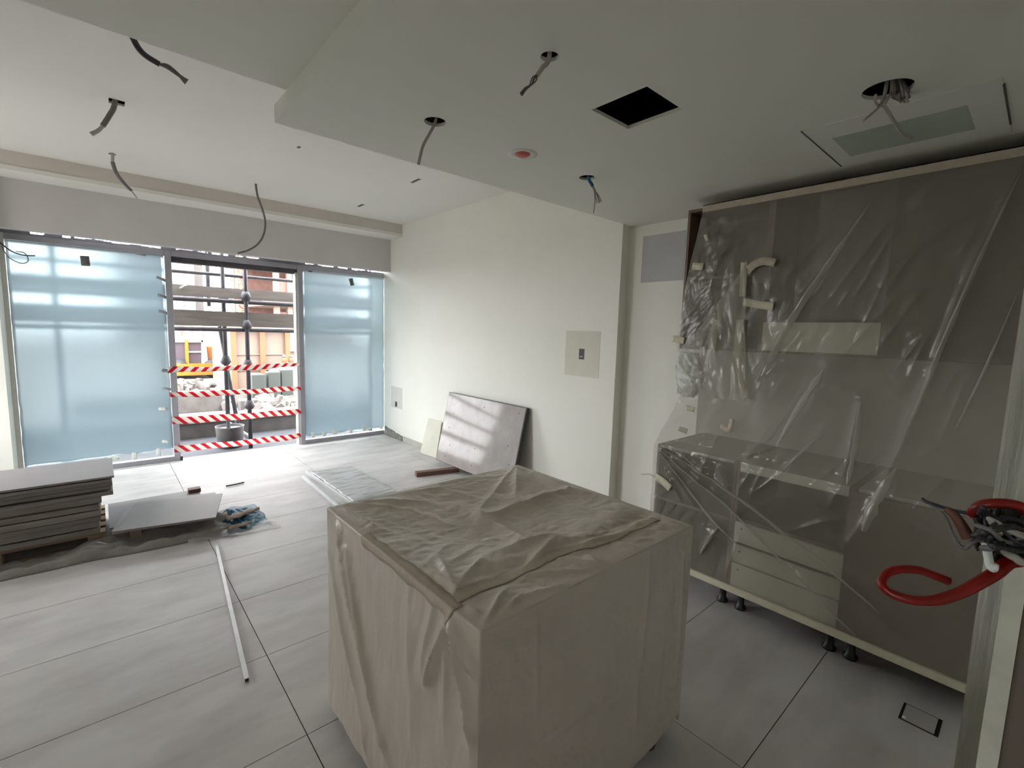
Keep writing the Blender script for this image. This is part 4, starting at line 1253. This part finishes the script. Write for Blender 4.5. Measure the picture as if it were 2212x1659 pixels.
# long white rod on the floor
A, B = Vector((0.572, 3.86, 0)), Vector((0.432, 2.268, 0))
d = (B - A).normalized(); s = Vector((-d.y, d.x, 0)) * 0.010
t = MB().quadbox([A - s, A + s, B + s, B - s], (0, 0, 1), 0.020).build('metal_profile', M['profile'], fix=True, bevel=0.001)
tag(t, 'long white square metal rod lying alone on the floor', 'rod')
MB().quadbox([B - s * .7 + Vector((0, 0, .003)), B + s * .7 + Vector((0, 0, .003)), B + s * .7 + Vector((0, 0, .017)), B - s * .7 + Vector((0, 0, .017))], d, 0.0006).build('rod_opening', M['black'], t)
# dark stick near threshold
o = MB().tube(spline([PZ(488, 1050, .012), PZ(510, 1046, .012), PZ(527, 1042, .012)], 4), 0.008, 7).build('steel_scrap', M['steel'])
tag(o, 'thin dark metal scrap on the floor before the doorway', 'scrap')

# film-wrapped panel on the floor plus two profiles
def wrap(u, v):
    x = 1.69 + 0.47 * u; y = 4.10 + 1.18 * v
    e = min(u * 0.47, (1 - u) * 0.47, v * 1.18, (1 - v) * 1.18)
    return Vector((x + 0.012 * noise.noise((y * 7, 0, u)), y + 0.01 * noise.noise((x * 9, 1, v)), 0.022 * sstep(0, 0.02, e) + 0.003 + 0.006 * crinkle(x * 0.4, y * 2.2, 8, 1) * sstep(0, .05, e)))
t = empty('wrapped_panel', (1.9, 4.7, 0), 'flat panel wrapped in streaky silver film on the floor', 'panel')
MB().box(1.70, 2.15, 4.12, 5.27, 0.001, 0.018).build('board', M['slab'], t)
MB().grid(wrap, 50, 110).build('film_wrap', M['wrapA'], t)
for k, (p0, p1, w, hh, lab) in enumerate([((1.661, 5.30), (1.675, 4.05), 0.022, 0.035, 'white metal profile against the film wrapped panel'), ((1.575, 5.14), (1.55, 4.05), 0.03, 0.03, 'white metal channel lying left of the other profile')]):
    A, B = Vector((*p0, 0.001)), Vector((*p1, 0.001))
    d = (B - A).normalized(); s = Vector((-d.y, d.x, 0)) * w / 2
    o = MB().quadbox([A - s, A + s, B + s, B - s], (0, 0, 1), hh).build('metal_profile', M['profile'], fix=True, bevel=0.002)
    tag(o, lab, 'profile', 'metal profiles beside the wrapped panel')

# leaning panel, small board, batten
b0, b1 = Vector((3.03, 4.80, 0.056)), Vector((3.213, 4.80, 0.876))
n = Vector((b1.z - b0.z, 0, -(b1.x - b0.x))).normalized()
Y2 = 3.40
t = empty('leaning_panel', (3.1, 4.1, 0), 'glossy film-faced panel with black edges leaning on the wall', 'panel')
MB().quadbox([b0, b1, (b1.x, Y2, b1.z), (b0.x, Y2, b0.z)], n, 0.042).build('core', M['black'], t, fix=True, bevel=0.002)
off = -n * 0.002
e = (b1 - b0).normalized()
i0, i1 = b0 + e * 0.006 + off, b1 - e * 0.008 + off
MB().quadbox([i0 + Vector((0, -.006, 0)), i1 + Vector((0, -.008, 0)), (i1.x, Y2 + 0.012, i1.z), (i0.x, Y2 + .012, i0.z)], n, 0.003).build('face_film', M['mirror_panel'], t, fix=True)
mb = MB()
for a, b in ((0.12, .09), (0.16, .26), (.5, .10), (.52, .9), (.12, .72), (.88, .5), (.93, .92), (.5, .33), (.1, .5), (.9, .12), (.06, .93), (.93, .28)):
    p = i0.lerp(i1, b); p = Vector((p.x, 4.79 - (4.79 - Y2) * a, p.z)) - n * 0.001
    mb.quadbox([p + Vector((0, -.006, 0)) + e * .006, p + Vector((0, .006, 0)) + e * .006, p + Vector((0, .006, 0)) - e * .006, p + Vector((0, -.006, 0)) - e * .006], -n, 0.001)
mb.build('screw_marks', M['black'], t, kind='stuff')
A, B = Vector((3.14, 5.36, 0.002)), Vector((3.25, 5.345, 0.455))
nn = Vector((B.z - A.z, 0, -(B.x - A.x))).normalized()
o = MB().quadbox([A, B, (B.x, 5.02, B.z), (A.x + 0.03, 5.02, A.z)], nn, 0.010).build('plasterboard_offcut', M['patch'], fix=True)
tag(o, 'small cream board leaning beside the glossy panel', 'board')
A, B = PZ(900, 1031, 0), Vector((3.06, 4.34, 0))
d = (B - A).normalized(); s = Vector((-d.y, d.x, 0)) * 0.055
o = MB().quadbox([A, A + s * 1.4, B + s * 1.4, B], (0, 0, 1), 0.05).build('timber_batten', M['batten'], fix=True, bevel=0.003)
tag(o, 'reddish timber batten under the leaning glossy panel', 'batten')

# ------------------------------------------------------------------ outdoors
GZ = -0.22
mb = MB()
def gfn(u, v):
    x = -60 + 140 * u; y = -25 + 120 * v
    return Vector((x, y, GZ + 0.03 * noise.noise((x * 0.9, y * 0.9, 0)) * sstep(9.3, 10, y)))
mb.grid(gfn, 150, 150)
tag(mb.build('ground', M['ground'], kind='structure'), 'pale dusty building site ground outside the doorway')
MB().box(-8, 12, 6.77, 8.74, GZ - 0.05, GZ + 0.035).build('shaded_paving', M['shaded_paving'], kind='structure', label='concrete apron just outside the threshold, its shade painted in as dark grey')
# scaffold
sc = empty('scaffold', (1.6, 7.8, GZ), 'grey steel scaffold with timber boards just outside the doorway', 'scaffold')
def std(x, y, z1=4.6, z0=GZ): MB().cyl((x, y, z0), (x, y, z1), 0.0285, 12).build('standard', M['steel'], sc)
def coup(x, y, z): MB().lathe((x, y, z), [(0, -.07), (0.045, -.06), (0.075, -.02), (0.06, 0.03), (0.04, 0.07), (0, .07)], 10).build('coupler', M['steel'], sc)
s1 = PY(487, 760, 7.85); s2 = PY(535, 760, 7.62)
std(s1.x, 7.85); std(s2.x, 7.62)
s3 = PY(448, 580, 9.0); std(s3.x, 9.0, 4.6, 1.9)
for px in (128, ): q = PY(px, 760, 7.85); std(q.x, 7.85)
q = PY(800, 700, 7.8); std(q.x, 7.8)
for z in (0.46, 1.05, 1.62, 2.02): coup(s2.x, 7.62, z)
for z in (1.1, 1.98): coup(s1.x, 7.85, z)
def along(y, z, r=0.028): MB().cyl((-3.5, y, z), (6.5, y, z), r, 10).build('ledger', M['steel'], sc)
along(7.68, 1.545); along(7.70, 1.945, .032); along(7.9, 2.32, .025)
MB().box(-3.5, 6.5, 7.74, 7.79, 1.59, 1.80).build('toe_board', M['plank'], sc)
MB().box(-3.5, 6.5, 7.76, 7.80, 1.985, 2.12).build('toe_board', M['plank'], sc)
for k in range(4):
    MB().box(-3.5, 6.5, 7.85 + k * 0.24, 8.06 + k * 0.24, 2.10, 2.14).build('platform_board', M['plank'], sc)
A = PY(474, 705, 8.3); B = PY(501, 850, 8.3)
MB().cyl(A, B + (B - A) * 0.6, 0.03, 10).build('brace', M['steel'], sc)
A = PY(390, 622, 7.72); B = PY(412, 610, 7.9)
MB().cyl(A, B, 0.012, 8).build('tie_rod', M['pvc'], sc)
# bucket with post, pvc pipe
bq = (s1.x + 0.02, 7.86)
t = empty('cement_bucket', (*bq, GZ), 'round concrete-filled bucket around a scaffold post', 'bucket')
MB().lathe((*bq, GZ), [(0.0, 0.0), (0.155, 0.0), (0.185, 0.33), (0.19, 0.35), (0.175, 0.35), (0.17, 0.31), (0.03, 0.31)], 28).build('bucket_body', M['bucket'], t)
MB().lathe((*bq, GZ), [(0.03, 0.315), (0.165, 0.312), (0.172, 0.30)], 28).build('cement_fill', M['pvc'], t)
A = PY(495, 916, 8.35); B = PY(537, 944, 8.0)
o = MB().cyl(A, B, 0.035, 12).build('plastic_pipe', M['pvc']); tag(o, 'white plastic pipe slanting between the scaffold posts', 'pipe')
# concrete kerb wall
t = empty('kerb_wall', (1.5, 8.8, GZ), 'low grey concrete upstand behind the scaffold posts', 'wall')
zt = PY(500, 908, 8.75).z
MB().box(-6, 8, 8.75, 9.2, GZ, zt).build('upstand', M['concrete'], t)
MB().box(-6, 8, 8.72, 9.25, zt, zt + 0.07).build('coping', M['concrete'], t)
A = PZ(372, 895, GZ); B = PZ(478, 884, GZ)
o = MB().box(A.x - 1.5, B.x, A.y, A.y + 0.5, GZ, GZ + 0.36).build('concrete_block', M['concrete'], bevel=0.01)
tag(o, 'long concrete block lying on the site ground', 'block')
A = PZ(520, 890, GZ)
o = MB().box(A.x, A.x + 0.35, A.y, A.y + 0.3, GZ, GZ + 0.24, Matrix.Identity(4)).build('concrete_block', M['concrete'], bevel=0.02)
tag(o, 'small broken concrete lump behind the thicker scaffold post', 'block')
random.seed(5)
def heap(name, cu, cv, n, su, sv, smin, smax, m, label):
    mb = MB()
    c = PZ(cu, cv, GZ)
    for k in range(n):
        p = c + Vector((random.gauss(0, su), random.gauss(0, sv), 0))
        s = random.uniform(smin, smax)
        Mx = Matrix.Translation((p.x, p.y, GZ + s * 0.3)) @ Matrix.Rotation(random.uniform(0, 6), 4, Vector((random.random(), random.random(), random.random() + .2)).normalized())
        mb.box(-s, s, -s * random.uniform(.4, 1), s * .7, -s * random.uniform(.15, .5), s * .3, Mx)
    o = mb.build(name, m); tag(o, label, 'rubble', kind='stuff')
heap('rubble_heap', 620, 876, 60, 0.7, 0.4, .06, .22, M['rubble'], 'heap of broken concrete by the right door post')
heap('rubble_heap', 400, 866, 46, 0.5, 0.4, .05, .18, M['rubble'], 'dark scrap heap behind the long concrete block')
heap('rubble_heap', 392, 840, 40, 0.3, 0.3, .06, .22, M['rubble'], 'scattered rubble in front of the yellow machine')
# site hut
HY = 15.0
def hx(u): return PY(u, 760, HY).x
t = empty('site_hut', (hx(570), HY, GZ), 'beige site hut with orange posts beyond the scaffold', 'hut')
MB().box(hx(500), hx(660), HY + 0.1, HY + 3, GZ, 1.5).build('wall', M['hutwall'], t)
MB().box(hx(495), hx(665), HY - 0.1, HY + 3.1, 1.5, 1.62).build('roof', M['farslab'], t)
for u in (505, 568, 622): MB().box(hx(u) - .07, hx(u) + .07, HY, HY + 0.12, GZ, 1.5).build('post', M['hutpost'], t)
for z in (0.3, 0.75): MB().box(hx(508), hx(625), HY + 0.06, HY + 0.13, z, z + 0.04).build('rail', M['hutwall'], t)
MB().box(hx(626), hx(650), HY + 0.02, HY + 0.1, 0.85, 1.42).build('notice_board', M['vwhite'], t, label='blank white board on the hut front')
# machine
VY = 18.6
def V(u, v): return PY(u, v, VY)
t = empty('site_machine', (V(410, 800).x, VY, GZ), 'yellow and white site machine behind the topmost tape', 'machine')
a, b = V(350, 733), V(440, 735)
MB().box(a.x, b.x, VY, VY + 1.8, a.z - 0.1, a.z + 0.04).build('roof', M['vwhite'], t, bevel=0.02)
MB().box(a.x, V(436, 760).x, VY + 0.08, VY + 1.7, V(400, 790).z, a.z - 0.08).build('cab_window', M['vglass'], t)
MB().box(V(400, 760).x, V(407, 760).x, VY - 0.05, VY + 0.1, GZ + .2, a.z).build('pillar', M['yellow'], t)
MB().box(a.x, V(436, 760).x, VY + 0.04, VY + 1.7, GZ + 0.5, V(400, 790).z).build('lower_body', M['vwhite'], t)
MB().box(V(407, 760).x, V(436, 760).x, VY + 0.02, VY + 0.08, V(400, 762).z, V(400, 759).z).build('window_bar', M['vwhite'], t)
MB().quadbox([V(435, 735), V(444, 735), V(452, 800), V(436, 800)], (0, 1, 0), 1.6).build('windscreen_pillar', M['vwhite'], t, fix=True)
MB().box(V(437, 760).x, V(476, 760).x, VY + 0.1, VY + 1.6, GZ + 0.45, V(450, 748).z).build('engine_cover', M['orange'], t, bevel=0.03)
MB().box(a.x, V(478, 760).x, VY - 0.16, VY + 1.7, GZ + 0.12, GZ + 0.5).build('chassis', M['yellow'], t)
for u in (385, 462):
    p = V(u, 815)
    mbw = MB().cyl((p.x, VY - 0.1, GZ + 0.32), (p.x, VY + 0.2, GZ + 0.32), 0.32, 20); mbw.build('wheel', M['black'], t)
# sacks and buckets by the right post
random.seed(9)
for k, (u, v, w, hgt, lab) in enumerate([(592, 845, 0.19, 0.62, 'tall pale sack standing left of its neighbour'), (622, 846, 0.28, 0.75, 'bulky cream sack beside the right door post'), (564, 846, 0.15, 0.35, 'small white tub standing beside the sacks')]):
    p = PZ(u, v, GZ)
    def sk(uu, vv):
        a = uu * 2 * math.pi
        r = w * (0.95 - 0.12 * math.cos(vv * 6)) * (1 - 0.25 * vv) * (1 + 0.12 * noise.noise((math.cos(a) * 2, math.sin(a) * 2, vv * 3 + k)))
        if vv >= 1: r = 0.02
        return Vector((p.x + r * math.cos(a), p.y + r * 0.8 * math.sin(a), GZ + hgt * vv + (0.03 if vv >= 1 else 0)))
    o = MB().grid(sk, 26, 14).build('sack' if k < 2 else 'tub', M['sack']); tag(o, lab, 'sack' if k < 2 else 'tub')
t = empty('crate_stack', (hx(615), 14.4, GZ), 'cream crates with two dark pots on top near right post', 'crates')
p = PY(600, 785, 14.25); q = PY(645, 785, 14.25)
MB().box(p.x, q.x, 14.25, 14.6, GZ, p.z).build('crate', M['vwhite'], t, bevel=0.02)
for u in (614, 629):
    c = PY(u, 772, 14.4)
    MB().lathe((c.x, 14.42, p.z), [(0, 0), (.07, 0), (.075, .12), (.05, .15), (0, .15)], 14).build('pot', M['hutpost'], t)
    MB().lathe((c.x, 14.42, p.z + .15), [(0, 0), (.055, 0), (.05, .07), (0, .08)], 14).build('pot_lid', M['farwin'], t)
p = PZ(530, 850, GZ)
t = empty('dark_bins', (p.x, 12.8, GZ), 'dark green waste bins under the hut front', 'bins')
for k, dx in enumerate((-0.1, 0.28, 0.62)):
    MB().box(p.x + dx, p.x + dx + 0.3, 12.8 + 0.1 * k, 13.2, GZ, GZ + 0.62 + 0.04 * k).build('bin', M['bin'], t, bevel=0.02)
# crane mast
CY = 33.0
cL, cRr = PY(510, 580, CY).x, PY(528, 580, CY).x
t = empty('tower_crane', ((cL + cRr) / 2, CY, GZ), 'orange lattice crane mast rising between scaffold posts', 'crane')
wv = cRr - cL
for x in (cL, cRr):
    for y in (CY, CY + wv): MB().box(x - .07, x + .07, y - .07, y + .07, GZ, 22).build('mast_leg', M['crane'], t)
mb = MB(); z = GZ; k = 0
while z < 21:
    a, b = (cL, cRr) if k % 2 else (cRr, cL)
    mb.cyl((a, CY, z), (b, CY, z + wv), 0.06, 5); mb.cyl((a, CY + wv, z), (b, CY + wv, z + wv), 0.06, 5); mb.cyl((cL, CY, z), (cRr, CY, z), 0.06, 5)
    z += wv; k += 1
mb.build('lattice', M['crane'], t)
# far buildings
FY = 45.0
def F(u, v): return PY(u, v, FY)
t = empty('far_building', (F(400, 600).x, FY, GZ), 'pale far tower block seen through the upper left opening', 'building')
MB().box(F(250, 600).x, F(420, 600).x, FY, FY + 8, GZ, 25).build('facade', M['farwhite'], t)
MB().box(F(420, 600).x, F(447, 600).x, FY + 2, FY + 9, GZ, 25).build('side_wing', M['farwhite'], t)
for v in range(480, 730, 21):
    for u in (330, 352, 371, 398):
        a, b = F(u - 2.5, v), F(u + 2.5, v + 13)
        MB().box(a.x, b.x, FY - 0.05, FY + 0.1, b.z, a.z).build('window', M['farwin'], t)
RY = 38.0
def G(u, v): return PY(u, v, RY)
t = empty('far_building', (G(620, 600).x, RY, GZ), 'red brick building under construction behind the hut', 'building')
x0, x1 = G(578, 620).x, G(760, 620).x
for k, z in enumerate((3.0, 6.2, 9.4, 12.6)):
    xs = x0 - (1.2 if k == 1 else 0.3)
    MB().box(xs, x1, RY - 0.6, RY + 8, z, z + 0.35).build('floor_slab', M['farslab'], t)
    zb = z - 2.85 if k else GZ - 0.05
    for j in range(7):
        xa = x0 + 0.4 + (x1 - x0) * j / 7
        MB().box(xa, xa + 0.35, RY - 0.2, RY + 0.2, zb, z).build('column', M['farslab'], t)
        MB().box(xa + 0.35, xa + (x1 - x0) / 7, RY, RY + 0.25, zb, zb + (1.7 if (j + k) % 3 else 2.85)).build('brick_panel', M['brick'], t)
    MB().box(x0, x1, RY + 7.5, RY + 8, zb, z).build('rear_wall', M['brick'], t)
# row of low coloured hoardings behind the machine
t = empty('site_hoarding', (F(400, 720).x, 26, GZ), 'row of pale striped hoarding panels behind the machine', 'fence')
for k, (u, m) in enumerate([(360, 'brick'), (376, 'vwhite'), (386, 'farwin'), (394, 'brick'), (404, 'farwhite'), (414, 'hutwall'), (424, 'farwhite'), (434, 'vwhite'), (446, 'farslab'), (456, 'farwhite'), (468, 'hutwall'), (480, 'hutpost')]):
    a, b = PY(u - 5, 712, 26), PY(u + 5, 712, 26)
    MB().box(a.x, b.x, 26 + 0.02 * k, 26.1 + .02 * k, GZ, 1.7).build('panel', M[m], t)
